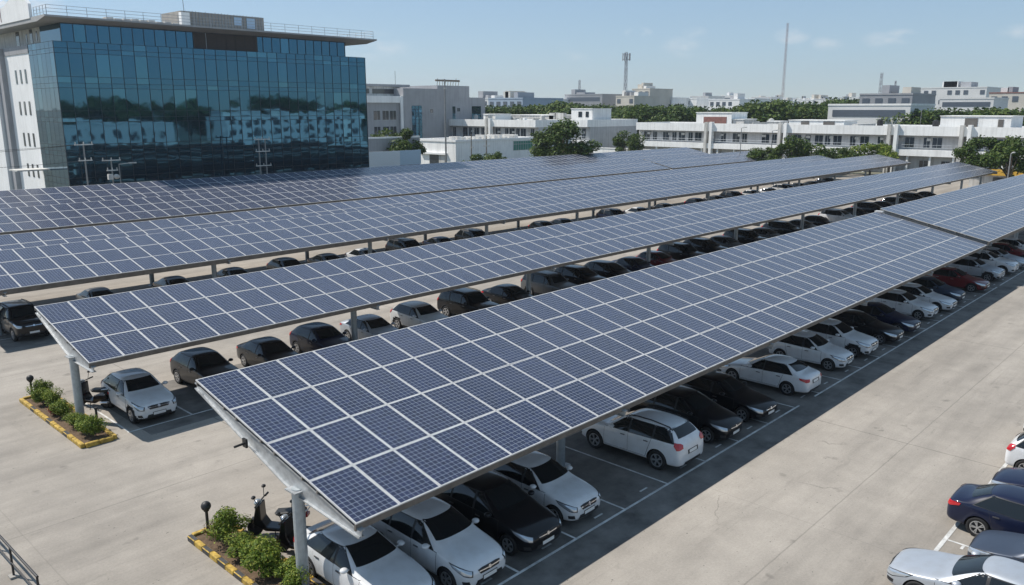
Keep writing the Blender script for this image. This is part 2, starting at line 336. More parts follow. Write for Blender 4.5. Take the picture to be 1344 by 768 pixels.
# ------------------------------------------------------------------ mesh helper
class MB:
    def __init__(s): s.v = []; s.f = []; s.m = []; s.uv = None
    def add(s, vs, fs, mi=0):
        o = len(s.v); s.v += [tuple(v) for v in vs]
        for f in fs: s.f.append([o + i for i in f]); s.m.append(mi)
        return s
    def box(s, x0, x1, y0, y1, z0, z1, mi=0):
        v = [(x, y, z) for z in (z0, z1) for x, y in ((x0, y0), (x1, y0), (x1, y1), (x0, y1))]
        return s.add(v, [(3, 2, 1, 0), (4, 5, 6, 7), (0, 1, 5, 4), (1, 2, 6, 5), (2, 3, 7, 6), (3, 0, 4, 7)], mi)
    def beam(s, p, q, w, h, mi=0, up=(0, 0, 1)):
        p, q = Vector(p), Vector(q); d = (q - p).normalized(); upv = Vector(up)
        if abs(d.dot(upv)) > .98: upv = Vector((1, 0, 0))
        a = d.cross(upv).normalized() * (w / 2); b = a.normalized().cross(d).normalized() * (h / 2)
        vs = [c + i * a + j * b for c in (p, q) for i, j in ((-1, -1), (1, -1), (1, 1), (-1, 1))]
        return s.add(vs, [(3, 2, 1, 0), (4, 5, 6, 7), (0, 1, 5, 4), (1, 2, 6, 5), (2, 3, 7, 6), (3, 0, 4, 7)], mi)
    def tube(s, p, q, r, n=8, mi=0, r2=None, cap=True):
        p, q = Vector(p), Vector(q); d = (q - p).normalized(); r2 = r if r2 is None else r2
        a = d.orthogonal().normalized(); b = d.cross(a)
        vs = [c + (a * math.cos(2 * math.pi * k / n) + b * math.sin(2 * math.pi * k / n)) * rr for c, rr in ((p, r), (q, r2)) for k in range(n)]
        fs = [(k, (k + 1) % n, n + (k + 1) % n, n + k) for k in range(n)]
        if cap: fs += [tuple(range(n))[::-1], tuple(range(n, 2 * n))]
        return s.add(vs, fs, mi)
    def path(s, pts, r, n=6, mi=0):
        for a, b in zip(pts, pts[1:]): s.tube(a, b, r, n, mi)
        return s
    def prism(s, poly, axis, a0, a1, mi=0):
        """poly: 2-D outline in the two other axes, extruded along axis"""
        def P(u, w, a): return {'x': (a, u, w), 'y': (u, a, w), 'z': (u, w, a)}[axis]
        k = len(poly)
        vs = [P(u, w, a0) for u, w in poly] + [P(u, w, a1) for u, w in poly]
        fs = [tuple(range(k))[::-1], tuple(range(k, 2 * k))] + [(i, (i + 1) % k, k + (i + 1) % k, k + i) for i in range(k)]
        return s.add(vs, fs, mi)
    def ball(s, c, r, mi=0, nu=10, nv=6, sz=1.):
        c = Vector(c); vs = []; fs = []
        for j in range(nv + 1):
            t = math.pi * j / nv
            for i in range(nu):
                a = 2 * math.pi * i / nu
                vs.append(c + Vector((r * math.sin(t) * math.cos(a), r * math.sin(t) * math.sin(a), r * sz * math.cos(t))))
        for j in range(nv):
            for i in range(nu): fs.append((j * nu + i, (j + 1) * nu + i, (j + 1) * nu + (i + 1) % nu, j * nu + (i + 1) % nu))
        return s.add(vs, fs, mi)
    def build(s, name, mats, parent=None, loc=None, smooth=False, bevel=0., fix=True):
        me = bpy.data.meshes.new(name); me.from_pydata(s.v, [], s.f)
        mats = mats if isinstance(mats, (list, tuple)) else [mats]
        for x in mats: me.materials.append(MATS[x] if isinstance(x, str) else x)
        me.polygons.foreach_set('material_index', s.m)
        if fix and len(s.f) < 60000:
            bm = bmesh.new(); bm.from_mesh(me); bmesh.ops.recalc_face_normals(bm, faces=bm.faces)
            if bevel: bmesh.ops.bevel(bm, geom=list(bm.edges), offset=bevel, segments=1, affect='EDGES', profile=.5)
            bm.to_mesh(me); bm.free()
        if smooth: me.polygons.foreach_set('use_smooth', [True] * len(me.polygons))
        me.update()
        return link(name, me, parent, loc)
def link(name, me, parent=None, loc=None):
    o = bpy.data.objects.new(name, me); COL.objects.link(o)
    if parent: o.parent = parent
    if loc: o.location = loc
    return o
def tag(o, label=None, cat=None, group=None, kind=None):
    if label: o['label'] = label
    if cat: o['category'] = cat
    if group: o['group'] = group
    if kind: o['kind'] = kind
    return o
def empty(name, loc=(0, 0, 0), rz=0, label=None, cat=None, group=None):
    o = bpy.data.objects.new(name, None); COL.objects.link(o); o.location = loc; o.rotation_euler = (0, 0, rz)
    o.empty_display_size = .3
    return tag(o, label, cat, group)
def copy_tree(o, parent=None):
    c = o.copy(); COL.objects.link(c)
    if parent: c.parent = parent
    for ch in list(o.children): copy_tree(ch, c)
    return c

# ------------------------------------------------------------------ ground, lot, markings
tag(MB().add([(-6000, -6000, -.012), (9000, -6000, -.012), (9000, 9000, -.012), (-6000, 9000, -.012)], [(0, 1, 2, 3)]).build('ground', 'city_ground', fix=False), kind='structure')
tag(MB().add([(-40, -38, 0), (166, -38, 0), (166, 97, 0), (-40, 97, 0)], [(0, 1, 2, 3)]).build('parking_lot', 'lot_concrete', fix=False), kind='structure')
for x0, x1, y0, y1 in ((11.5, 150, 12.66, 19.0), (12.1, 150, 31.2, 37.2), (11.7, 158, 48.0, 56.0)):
    tag(MB().add([(x0, y0, .004), (x1, y0, .004), (x1, y1, .004), (x0, y1, .004)], [(0, 1, 2, 3)]).build('bay_paving_with_shade', 'asphalt_with_shade', fix=False), kind='structure')  # front strip ends at the canopy's shadow edge; shade partly put into the colour
mk = MB()
ZM = .009
def line(x0, y0, x1, y1, w=.09):
    if abs(x1 - x0) > abs(y1 - y0): mk.add([(x0, y0 - w / 2, ZM), (x1, y0 - w / 2, ZM), (x1, y1 + w / 2, ZM), (x0, y1 + w / 2, ZM)], [(0, 1, 2, 3)])
    else: mk.add([(x0 - w / 2, y0, ZM), (x0 + w / 2, y0, ZM), (x0 + w / 2, y1, ZM), (x0 - w / 2, y1, ZM)], [(0, 1, 2, 3)])
for a, b in ((10.0, 33.0), (34.6, 66.2), (67, 140)): line(a, 13.84, b, 13.84)
for k in range(-1, 50): line(12.45 + 2.525 * k, 13.89, 12.45 + 2.525 * k, 18.9, .08)
for k in range(0, 30):                                                # short dashes painted near each bay mouth
    x = 11.3 + 2.525 * k; line(x, 14.22, x + .42, 14.22, .07)
line(11.55, 32.15, 150, 32.15)
for k in range(0, 50): line(11.62 + 2.62 * k, 32.2, 11.62 + 2.62 * k, 37.0, .08)
line(11.2, 51.0, 155, 51.0)
for k in range(0, 50): line(11.25 + 2.62 * k, 51.05, 11.25 + 2.62 * k, 56.0, .08)
line(22.6, 5.72, 120, 5.72, .12)
for k in range(0, 30): line(25.15 + 2.75 * k, .6, 25.15 + 2.75 * k, 5.65, .08)
line(24.85, 5.2, 25.1, 5.2, .08)
tag(mk.build('parking_line_markings', 'line_paint', fix=False), kind='structure')

# ------------------------------------------------------------------ solar canopies
PX, PY = 1.36, 2.03
def panel_geom(mb, org, tilt, u0, v0, su, sv):
    """frame + glass; appended to mb with UV list"""
    fw, th = .036, .04
    s = Vector((0, math.cos(tilt), math.sin(tilt))); nrm = Vector((0, -math.sin(tilt), math.cos(tilt))); o = Vector(org)
    def P(x, y, z): return o + Vector((x, 0, 0)) + s * y + nrm * z
    g = .006
    W, L = su - g, sv - g
    outer = [(g, g), (W, g), (W, L), (g, L)]; inner = [(g + fw, g + fw), (W - fw, g + fw), (W - fw, L - fw), (g + fw, L - fw)]
    base = len(mb.v)
    vs = [P(x, y, 0) for x, y in outer] + [P(x, y, 0) for x, y in inner] + [P(x, y, -th) for x, y in outer] + [P(x, y, -.004) for x, y in inner]
    fs = []; mi = []
    for i in range(4):
        j = (i + 1) % 4
        fs.append((i, j, 4 + j, 4 + i)); mi.append(0)
        fs.append((8 + i, 8 + j, j, i)); mi.append(0)
        fs.append((4 + i, 4 + j, 12 + j, 12 + i)); mi.append(0)
    fs.append((12, 13, 14, 15)); mi.append(1)
    fs.append((11, 10, 9, 8)); mi.append(2)
    mb.v += [tuple(v) for v in vs]
    for f, k in zip(fs, mi):
        mb.f.append([base + i for i in f]); mb.m.append(k)
        mb.uvs += [(u0, v0), (u0 + 1, v0), (u0 + 1, v0 + 1), (u0, v0 + 1)] if k == 1 else [(0, 0)] * 4
def panels_mesh(name, mb):
    me = bpy.data.meshes.new(name); me.from_pydata(mb.v, [], mb.f)
    for x in ('panel_frame', 'solar', 'panel_back'): me.materials.append(MATS[x])
    me.polygons.foreach_set('material_index', mb.m)
    uv = me.uv_layers.new(name='UVMap'); uv.data.foreach_set('uv', np.array(mb.uvs, 'f').ravel())
    me.update(); return me
_pm = {}
def canopy(label, x0, ylow, zlow, tilt, rows, cols, posts, post_off, pitch_x=PX, sv=PY, shift=0., beam_h=.30, group='solar canopies over the parking rows'):
    root = empty('solar_canopy', (x0, ylow, 0), 0, label, 'solar canopy', group)
    L = cols * pitch_x; rng = random.Random(cols)
    key = (round(tilt, 4), pitch_x, sv)
    if key not in _pm:
        mb = MB(); mb.uvs = []; panel_geom(mb, (0, 0, 0), tilt, 0, 0, pitch_x, sv); _pm[key] = panels_mesh('solar_panel', mb)
    me = _pm[key]
    S = Vector((0, math.cos(tilt), math.sin(tilt)))
    cells = [(c, r) for c in range(cols) for r in range(rows)]
    def d2(c, r):
        p = Vector((x0 + (c + .5) * pitch_x, ylow, zlow)) + S * ((r + .5) * sv); return (p - cam.location).length
    cells.sort(key=lambda t: d2(*t))
    for c, r in cells[:100]:
        p = Vector((c * pitch_x + (shift if r >= 2 else 0), 0, zlow)) + S * (r * sv)
        po = link('solar_panel', me, root, p); po.rotation_euler = (rng.gauss(0, .0022), rng.gauss(0, .0022), 0)
    rest = MB(); rest.uvs = []
    for i, (c, r) in enumerate(cells[100:]):
        p = Vector((c * pitch_x, 0, zlow)) + S * (r * sv)
        panel_geom(rest, p, tilt, (i * 7) % 97, (i * 13) % 89, pitch_x, sv)
    if rest.v: tag(link('solar_panel_field', panels_mesh('solar_panel_field', rest), root), kind='stuff')
    W = rows * sv; N = Vector((0, -math.sin(tilt), math.cos(tilt)))
    # purlins along the row
    base = Vector((0, 0, zlow))
    for k in range(rows + 1):
        for off in ((.0,) if k in (0, rows) else (-.35, .35)):
            y = k * sv + (0.05 if k == 0 else -.05 if k == rows else 0) + off
            nm, mt, hh = ('edge_beam', 'edge_steel', beam_h) if k == 0 else ('purlin', 'purlin_steel', .13)
            p = base + S * y - N * (.05 + hh / 2)
            MB().beam(p + Vector((.02, 0, 0)), p + Vector((L - .02, 0, 0)), .06, hh, 0, N).build(nm, mt, root)
    # rafters on posts
    def rafter(x, end=False):
        yp = post_off
        t0, t1 = -.10, W + .12
        def pt(t, dz): q = base + S * t - N * dz; return (q.y, q.z)
        tp = yp / math.cos(tilt)
        d0, dp, d1 = .20, .60, .18
        top = .19
        poly = [pt(t0, top), pt(t1, top), pt(t1, top + d1), pt(tp + .45, top + dp), pt(tp - .40, top + dp), pt(t0, top + d0)]
        mb = MB().prism(poly, 'x', x - .012, x + .012)
        for (a, b) in ((0, 1), (2, 3), (3, 4), (4, 5)):
            A, B = Vector((x, *poly[a])), Vector((x, *poly[b]))
            mb.beam(A, B, .17, .025, 0, N)
        ob = mb.build('rafter', 'galvanised', root)
        zt = pt(tp, top + dp)[1]
        return ob, zt
    for x in posts:
        xx = x - x0
        _, zt = rafter(xx)
        pm = MB()
        pm.tube((xx, post_off, .02), (xx, post_off, zt + .12), .165, 16)
        po = pm.build('post', 'steel_post', root)
        MB().box(xx - .27, xx + .27, post_off - .27, post_off + .27, .0, .025).box(xx - .24, xx + .24, post_off - .24, post_off + .24, zt + .06, zt + .10).build('base_plate', 'galvanised', po)
    return root
T1 = R(12.5); T2 = R(12.0)
c1 = canopy('wide solar canopy with four panel rows, front one over the white cars', 10.25, 14.8, 3.0 + .03, T1, 4, 41, [10.38 + 10.8 * k for k in range(6)], 2.75, beam_h=.2)
canopy('solar canopy section with four panel rows beyond the gap of the front one', 10.25 + 41 * PX + .60, 14.8, 3.0 + .22, T1, 4, 40, [67.2 + 10.8 * k for k in range(6)], 2.75)
c2 = canopy('long three-row solar canopy starting over the flower bed with the round shrubs', 10.6, 32.7, 3.03, T2, 3, 100, [10.75 + 13.9 * k for k in range(10)] + [146.3], 2.2, beam_h=.2)
c3 = canopy('three-row solar canopy over the dark cars behind the sunlit aisle', 10.5, 50.0, 3.03, T2, 3, 110, [12.4 + 13.2 * k for k in range(12)], 2.3)
canopy('solar canopy whose lower edge hides close behind another, in front of the dark gap', 9.6, 57.0, 3.02, T2, 3, 103, [11 + 13.2 * k for k in range(11)], 2.3)
canopy('solar canopy behind the dark gap, next to last before the glass office', 8.0, 74.0, 3.03, T2, 3, 80, [10 + 13.2 * k for k in range(9)], 2.3)
canopy('short far solar canopy section past the break, near the white office row', 8.0 + 80 * PX + .7, 74.0, 3.03, T2, 3, 29, [120 + 13.0 * k for k in range(3)], 2.3)
canopy('last solar canopy with four rows, in front of the glass office building', 8.6, 81.0, 3.35, T2, 4, 101, [11 + 13.2 * k for k in range(11)], 2.6)
# stub conduit at the near end of the front canopy
MB().tube((-.38, 5.05, 3.60), (-.02, 5.05, 3.62), .035, 8).box(-.08, -.02, 4.95, 5.15, 3.5, 3.75).build('conduit_stub', 'black_metal', c1)
MB().prism([(-.05, 2.70), (8.05, 4.49), (8.05, 4.53), (-.05, 2.74)], 'x', 41 * PX - .25, 41 * PX + .9).build('gap_sun_blocker', 'trim', c1)  # added dark plate: blocks the sun stripe through the gap and darkens it
# white cap on the joint between the two front sections
MB().box(41 * PX - .1, 41 * PX + .35, 7.5, 8.1, 4.75, 4.85).build('joint_cap', 'panel_frame', c1)

# ------------------------------------------------------------------ buildings
def grid_panes(root, name, field, origin, ux, uz, us, zs, skip=None, wob=.0022, seed=1, matname='facade_glass', keep=100, inset=.02):
    """panes on a wall: origin + ux*u + uz*z, each pane a slightly tilted sheet; the keep highest are objects, the rest one field"""
    rng = random.Random(seed); nrm = Vector(ux).cross(Vector(uz)).normalized(); cells = []
    for j in range(len(zs) - 1):
        for i in range(len(us) - 1):
            if skip and skip(us[i], zs[j]): continue
            cells.append((i, j))
    area = lambda c: -(us[c[0] + 1] - us[c[0]]) * (zs[c[1] + 1] - zs[c[1]])
    cells.sort(key=lambda c: (area(c), c[0]))
    fm = MB()
    for k, (i, j) in enumerate(cells):
        q = [rng.gauss(0, wob) for _ in range(3)]
        vs = []
        for (u, z) in ((us[i] + inset, zs[j] + inset), (us[i + 1] - inset, zs[j] + inset), (us[i + 1] - inset, zs[j + 1] - inset), (us[i] + inset, zs[j + 1] - inset)):
            du = (u - (us[i] + us[i + 1]) / 2) * q[0] + (z - (zs[j] + zs[j + 1]) / 2) * q[1]
            vs.append(Vector(origin) + Vector(ux) * u + Vector(uz) * z + nrm * du)
        if k < keep: MB().add(vs, [(0, 1, 2, 3)]).build(name, matname, root, fix=False)
        else: fm.add(vs, [(0, 1, 2, 3)])
    if fm.v: tag(fm.build(field, matname, root, fix=False), kind='stuff')

def glass_office():
    GX, GY = 32.7, 100.0
    r = empty('glass_office_building', (GX, GY, 0), 0, 'tall office block with blue reflective glass front and flat overhanging roof', 'building')
    Wd = 41.9; ztop = 19.95
    # core
    MB().box(.06, Wd - .06, .06, 8.4, 0, ztop - .04).build('glass_backing', 'mullion', r)
    MB().box(.02, Wd - .3, 8.4, 34, 0, ztop - .9).build('wall', 'white_clean', r)
    MB().box(-.05, Wd - .3, 8.42, 34.2, ztop - .9, ztop).build('cornice', 'grey_wall', r)
    MB().box(-.55, .02, 17.6, 19.2, 0, ztop - .02).build('pier', 'grey_wall', r)
    MB().box(-.9, .02, 19.3, 40, 0, ztop - 2.2).build('side_wing', 'white_clean', r)
    # front panes
    n = 29; us = [Wd * i / n for i in range(n + 1)]
    zs = [ztop]
    while zs[-1] > 2.2:
        for h in (.70, .52, 2.53):
            zs.append(zs[-1] - h)
    zs = zs[::-1]
    grid_panes(r, 'window_pane', 'window_pane_field', (0, 0, 0), (1, 0, 0), (0, 0, 1), us, zs, seed=4)
    mb = MB()
    for u in us: mb.box(u - .025, u + .025, -.05, .055, 0, ztop)
    for z in zs: mb.box(-.02, Wd + .02, -.045, .05, z - .022, z + .022)
    mb.build('mullion_grid', 'mullion', r)
    # glass return on the side
    vs_ = [8.38 * i / 6 for i in range(7)]
    grid_panes(r, 'side_pane', 'side_pane_field', (0, 8.38, 0), (0, -1, 0), (0, 0, 1), vs_, zs, seed=9, keep=24)
    mb = MB()
    for u in vs_: mb.box(-.008, .055, 8.38 - u - .012, 8.38 - u + .012, 0, ztop)
    for z in zs: mb.box(-.035, .05, 0, 8.38, z - .018, z + .018)
    mb.build('side_mullion_grid', 'mullion', r)
    # slim windows of the white side wall, four storeys of three
    for z in (5.0, 8.75, 12.5, 16.2):
        for y in (10.4, 12.2, 14.0):
            MB().box(-.02, .08, y - .28, y + .28, z - .55, z + 1.05).build('slim_window', 'win_dark', r)
    # recessed top storey
    MB().box(1.35, 39.2, 1.1, 30, ztop, 22.0).build('top_storey_wall', 'old_white', r)
    zt = [ztop + .06, 22.0]; ut = [1.3 + (39.2 - 1.3) * i / 29 for i in range(30)]
    lou = (49.5 - GX, 57.8 - GX)
    grid_panes(r, 'top_pane', 'top_pane_field', (0, 1.06, 0), (1, 0, 0), (0, 0, 1), ut, zt, skip=lambda u, z: lou[0] - .8 < u < lou[1] - .3, seed=5)
    mb = MB()
    for u in ut: mb.box(u - .03, u + .03, 1.0, 1.09, ztop, 22.0)
    for z in (ztop, 21.93): mb.box(1.28, 39.22, .99, 1.092, z, z + .07)
    mb.build('top_mullion', 'mullion', r)
    mb = MB(); mb.box(lou[0] - .3, lou[1] + .2, 1.0, 1.085, ztop + .05, 22.0); mb.build('louvre_panel', 'louvre', r)
    MB().box(lou[0] + 1.35, lou[0] + 1.42, .96, 1.0, ztop + .05, 22.0).build('louvre_trim', 'rail_metal', r)
    MB().box(1.28, 1.345, 1.2, 7.8, ztop + .06, 22.0).build('top_side_glass', 'facade_glass', r)
    for y, w, z0, z1 in ((9.0, .3, 20.5, 21.6), (10.6, .9, 20.3, 21.9), (12.6, .3, 20.3, 21.5), (15.5, 1.2, 20, 21.9)):
        MB().box(1.30, 1.40, y, y + w, z0, z1).build('top_opening', 'win_dark', r)
    # roof slab with sloping soffit edge
    prof = [(-1.35, 22.36), (-1.35, 22.55), (33.5, 22.55), (33.5, 22.0), (1.2, 22.0)]
    MB().prism(prof, 'x', -.95, 43.2).build('roof_slab', 'slab', r)
    # white upstand at the roof's corner
    up = [(3.2, 22.45), (3.2, 24.0), (4.2, 24.65), (6.5, 24.95), (9.5, 24.9), (12, 24.3), (15, 24.1), (19, 23.9), (32, 23.9), (32, 22.45)]
    MB().prism(up, 'x', -1.02, -.7).build('roof_upstand', 'white_clean', r)
    MB().box(-1.06, -1.02, 13.2, 13.32, 22.7, 24.3).build('upstand_joint', 'brown_red', r)
    # roof railing
    def railing(x0, x1, y0, y1, step=2.0):
        mb = MB(); p0, p1 = Vector((x0, y0, 0)), Vector((x1, y1, 0)); k = max(1, int((p1 - p0).length / step))
        for i in range(k + 1):
            q = p0.lerp(p1, i / k); mb.tube((q.x, q.y, 22.5), (q.x, q.y, 23.6), .028, 6)
        for z in (22.9, 23.25, 23.6): mb.tube((x0, y0, z), (x1, y1, z), .022, 6)
        mb.build('roof_railing', 'rail_metal', r)
    railing(-.6, 42.8, -1.0, -1.0); railing(42.8, 42.8, -1.0, 20); railing(-.6, -.6, -1.0, 3.0, 1.0)
    # rooftop plant behind slatted screens
    mb = MB().box(16.6, 28.2, 4.0, 9.5, 22.56, 24.75)
    mb.build('plant_screen', 'concrete', r)
    mb = MB(); rr = random.Random(3)
    for i in range(26):
        x = 16.8 + i * .44
        mb.box(x, x + .05, 3.93, 4.0, 22.6, 24.75 + rr.random() * .12)
    mb.build('screen_post', 'rail_metal', r)
    MB().box(16.3, 17.4, 3.2, 3.9, 22.56, 24.5).build('stair_bulkhead', 'white_wall', r)
    MB().box(25.6, 26.8, 3.9, 3.97, 23.2, 24.5).box(23.8, 24.9, 3.9, 3.97, 23.5, 24.5).build('screen_panel', 'blue_sheet', r)
    mb = MB()
    for i in range(9): mb.box(7.5 + i * 1.0, 8.3 + i * 1.0, 4, 5.2, 22.56, 23.1 + .25 * rr.random())
    mb.build('air_conditioning_unit', 'old_white', r)
    MB().tube((16.9, 3.6, 24.4), (16.8, 3.6, 27.2), .03, 6).build('aerial', 'black_metal', r)
    MB().box(-3.5, .0, 6.0, 9.0, 5.6, 5.75).build('entrance_awning', 'old_white', r)
    return r
glass_office()

def windows_on(root, name, pts, w, h, axis, matn='win_dark', frame=True, depth=.06):
    """one window mesh shared by every copy; axis '-x' or '-y' = the way the wall faces"""
    if axis == '-x':
        a = MB().box(-depth, .0, -w / 2, w / 2, 0, h); f = MB()
        for (y0, y1, z0, z1) in ((-w / 2 - .08, w / 2 + .08, -.1, 0), (-w / 2 - .08, w / 2 + .08, h, h + .06), (-.03, .03, 0, h)): f.box(-depth - .03, -.0, y0, y1, z0, z1)
    else:
        a = MB().box(-w / 2, w / 2, -depth, 0, 0, h); f = MB()
        for (x0, x1, z0, z1) in ((-w / 2 - .08, w / 2 + .08, -.1, 0), (-w / 2 - .08, w / 2 + .08, h, h + .06), (-.03, .03, 0, h)): f.box(x0, x1, -depth - .03, 0, z0, z1)
    proto = None
    for p in pts:
        if proto is None:
            proto = a.build(name, matn, root, p)
            fr = f.build('window_frame', 'win_frame', proto) if frame else None
        else:
            c = proto.copy(); COL.objects.link(c); c.location = p
            if frame:
                d = fr.copy(); COL.objects.link(d); d.parent = c

def gallery_office(name, label, X, y0, y1, top, rng_seed, depth=16, blocks=(), piers=(), ground=True, win_rows=None, mat_='white_wall', near_wall=True, parapet=1.8, balc=(3.6, 4.8)):
    """flat-roofed two-storey office: deep parapet band, recessed gallery wall with windows, slab band, ground floor; faces -X"""
    r = empty(name, (X, y0, 0), 0, label, 'building')
    L = y1 - y0; rg = random.Random(rng_seed)
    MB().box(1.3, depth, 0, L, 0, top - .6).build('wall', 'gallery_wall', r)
    MB().box(0, .35, -.05, L + .05, top - parapet, top).box(.35, depth, -.05, .3, top - parapet, top).box(.35, depth, L - .3, L + .05, top - parapet, top).box(depth - .3, depth + .02, .3, L - .3, top - parapet, top).build('parapet', mat_, r)
    MB().box(.35, depth - .31, .31, L - .31, top - .62, top - .45).build('roof', 'slab', r)
    MB().box(.36, 1.3, .01, L - .01, top - parapet, top - parapet + .25).build('gallery_ceiling', 'old_white', r)
    MB().box(-.25, 1.3, -.06, L + .06, balc[0], balc[1]).build('balcony_band', mat_, r)
    pts, pts2 = [], []
    y = 2.0
    while y < L - 2:
        if not any(abs(y - p) < 1.6 for p in piers):
            if rg.random() < .85: pts.append((1.3, y, balc[1] + .35))
            if rg.random() < .8: pts2.append((1.3, y + .2, .9))
        y += rg.choice((1.9, 2.1, 2.4, 3.2))
    wh = top - parapet - balc[1] - .75
    windows_on(r, 'window', pts[::2], 1.1, wh, '-x'); windows_on(r, 'window', pts[1::2], 1.7, wh, '-x')
    windows_on(r, 'window', pts2, 1.5, 1.8, '-x')
    for i in range(int(L / 4.2) + 1):
        yy = min(L - .3, .2 + 4.2 * i)
        MB().box(.05, .4, yy, yy + .35, 0, balc[0]).build('column', mat_, r)
    for p in piers:
        MB().box(-.55, .6, p - 1.0, p - .35, 0, top + .35).build('pier', mat_, r)
        MB().box(-.50, .6, p + .35, p + 1.0, 0, top + .30).build('pier', 'old_white', r)
        MB().box(.2, .6, p - .34, p + .34, 0, top - .3).build('stair_recess', 'dark_wall', r)
    for (xa, xb, ya, yb, h, mt, op) in blocks:
        b = MB().box(xa, xb, ya, yb, top - .44, top + h).build('roof_block', mt, r)
        MB().box(xa - .15, xb + .15, ya - .15, yb + .15, top + h, top + h + .14).build('block_roof', 'white_wall', b)
        for (u, w, z0, z1, m2) in op:
            MB().box(xa - .06, xa - .005, ya + u, ya + u + w, top + z0, top + z1).build('block_opening', m2, b)
    for i in range(int(L / 13)):
        yy = 4 + i * 12.5 + rg.random() * 4
        MB().tube((depth * .6, yy, top - .44), (depth * .6, yy, top + .95), .62, 14).tube((depth * .6, yy, top + .95), (depth * .6, yy, top + 1.15), .5, 14, 0, .2).build('water_tank', rg.choice(('tank_black', 'old_white', 'tank_black')), r)
    for i in range(int(L / 5)):
        yy = 1.5 + i * 5 + rg.random() * 2
        if not any(abs(yy - p) < 1.5 for p in piers): MB().box(1.0, 1.29, yy, yy + .8, balc[1] + 1.7, balc[1] + 2.2).build('cooling_unit', 'old_white', r)
    mb = MB()
    for z in (balc[1] + .45, balc[1] + .95): mb.tube((-.1, .1, z), (-.1, L - .1, z), .025, 5)
    for i in range(int(L / 1.6)): mb.tube((-.1, .4 + i * 1.6, balc[1]), (-.1, .4 + i * 1.6, balc[1] + .95), .02, 4)
    mb.build('gallery_railing', 'rail_metal', r)
    rg2 = random.Random(rng_seed + 5)
    for i in range(int(L / 9)):
        yy = 3 + rg2.random() * (L - 6); h = .5 + rg2.random() * .7
        MB().box(2 + rg2.random() * 8, 11.5 + rg2.random() * 2, yy, yy + .15 + rg2.random() * 1.5, top - .44, top + h * .4).build('roof_ledge', 'old_white', r)
    return r
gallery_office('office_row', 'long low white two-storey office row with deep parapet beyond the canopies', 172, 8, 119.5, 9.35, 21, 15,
               blocks=[(1.5, 9, 86.2, 95.4, 2.4, 'white_wall', [(1.2, 6, -.2, 1.5, 'brown_red')]), (2, 8, 83.3, 86.0, .9, 'old_white', []),
                       (1, 8, 60, 72, .85, 'white_wall', [(2, 2.4, -.3, .7, 'dark_wall'), (7.5, 1.8, -.3, .7, 'dark_wall')]),
                       (1, 10, 29.5, 41.5, 1.9, 'white_wall', [(5.5, 2.2, -.2, 1.6, 'dark_wall'), (1.2, .9, -.2, 1.4, 'dark_wall')]),
                       (5, 9, 76, 79, .5, 'old_white', [])],
               piers=(91.0, 72.8, 49.7, 36.5))
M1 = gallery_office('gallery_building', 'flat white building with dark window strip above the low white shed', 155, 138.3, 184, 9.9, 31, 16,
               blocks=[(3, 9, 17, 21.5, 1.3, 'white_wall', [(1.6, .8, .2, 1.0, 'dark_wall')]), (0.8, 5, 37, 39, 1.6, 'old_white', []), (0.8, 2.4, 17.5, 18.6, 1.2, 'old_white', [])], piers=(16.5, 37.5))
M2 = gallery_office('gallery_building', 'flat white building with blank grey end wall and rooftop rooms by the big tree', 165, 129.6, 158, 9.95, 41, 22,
               blocks=[(4, 12, 1.5, 8.5, 2.7, 'white_wall', [(1.2, 1.0, .6, 2.0, 'win_dark'), (3.4, 1.2, .6, 2.0, 'win_dark')]), (2, 14, 13, 30, 1.0, 'old_white', [])], piers=(22,))
MB().box(2.0, 3.2, 9.5, 14.5, 9.5, 11.6).box(2.0, 3.2, 12.2, 12.5, 9.5, 11.7).build('roof_frame', 'old_white', M2)

def low_shed():
    r = empty('low_shed', (115, 124.5, 0), 0, 'low flat white shed with green glazed strip and open doorway', 'building')
    MB().box(.0, 24.5, 0, 11.8, 0, 6.0).build('wall', 'white_wall', r)
    MB().box(-.15, 24.65, -.15, .15, 6.0, 6.45).box(-.15, 24.65, 11.65, 11.95, 6.0, 6.45).box(-.15, .15, .151, 11.649, 6.0, 6.45).box(24.35, 24.65, .151, 11.649, 6.0, 6.45).build('parapet', 'white_clean', r)
    MB().box(-.06, -.002, 3.4, 8.2, .8, 3.2).build('doorway', 'win_dark', r)
    MB().box(-.5, .0, 2.6, 11.0, 3.3, 3.7).build('door_canopy', 'white_clean', r)
    MB().box(-.08, -.062, 3.4, 5.2, .8, 3.2).build('door_leaf', 'old_white', r)
    g = MB().box(17.3, 23.6, -.07, -.004, 3.7, 5.7).build('green_window', 'green_glass', r)
    mb = MB()
    for i in range(9): mb.box(17.3 + i * .78, 17.36 + i * .78, -.10, -.071, 3.7, 5.7)
    mb.box(17.2, 23.7, -.12, -.101, 5.0, 5.08)
    mb.build('window_bar', 'win_frame', g)
    rg = random.Random(8); mb = MB()
    for i in range(14): mb.box(1 + i * 1.6, 1.4 + i * 1.6 + rg.random(), 4, 6 + rg.random() * 3, 6.0, 6.5 + rg.random() * .6)
    mb.build('roof_clutter', 'old_white', r)
low_shed()

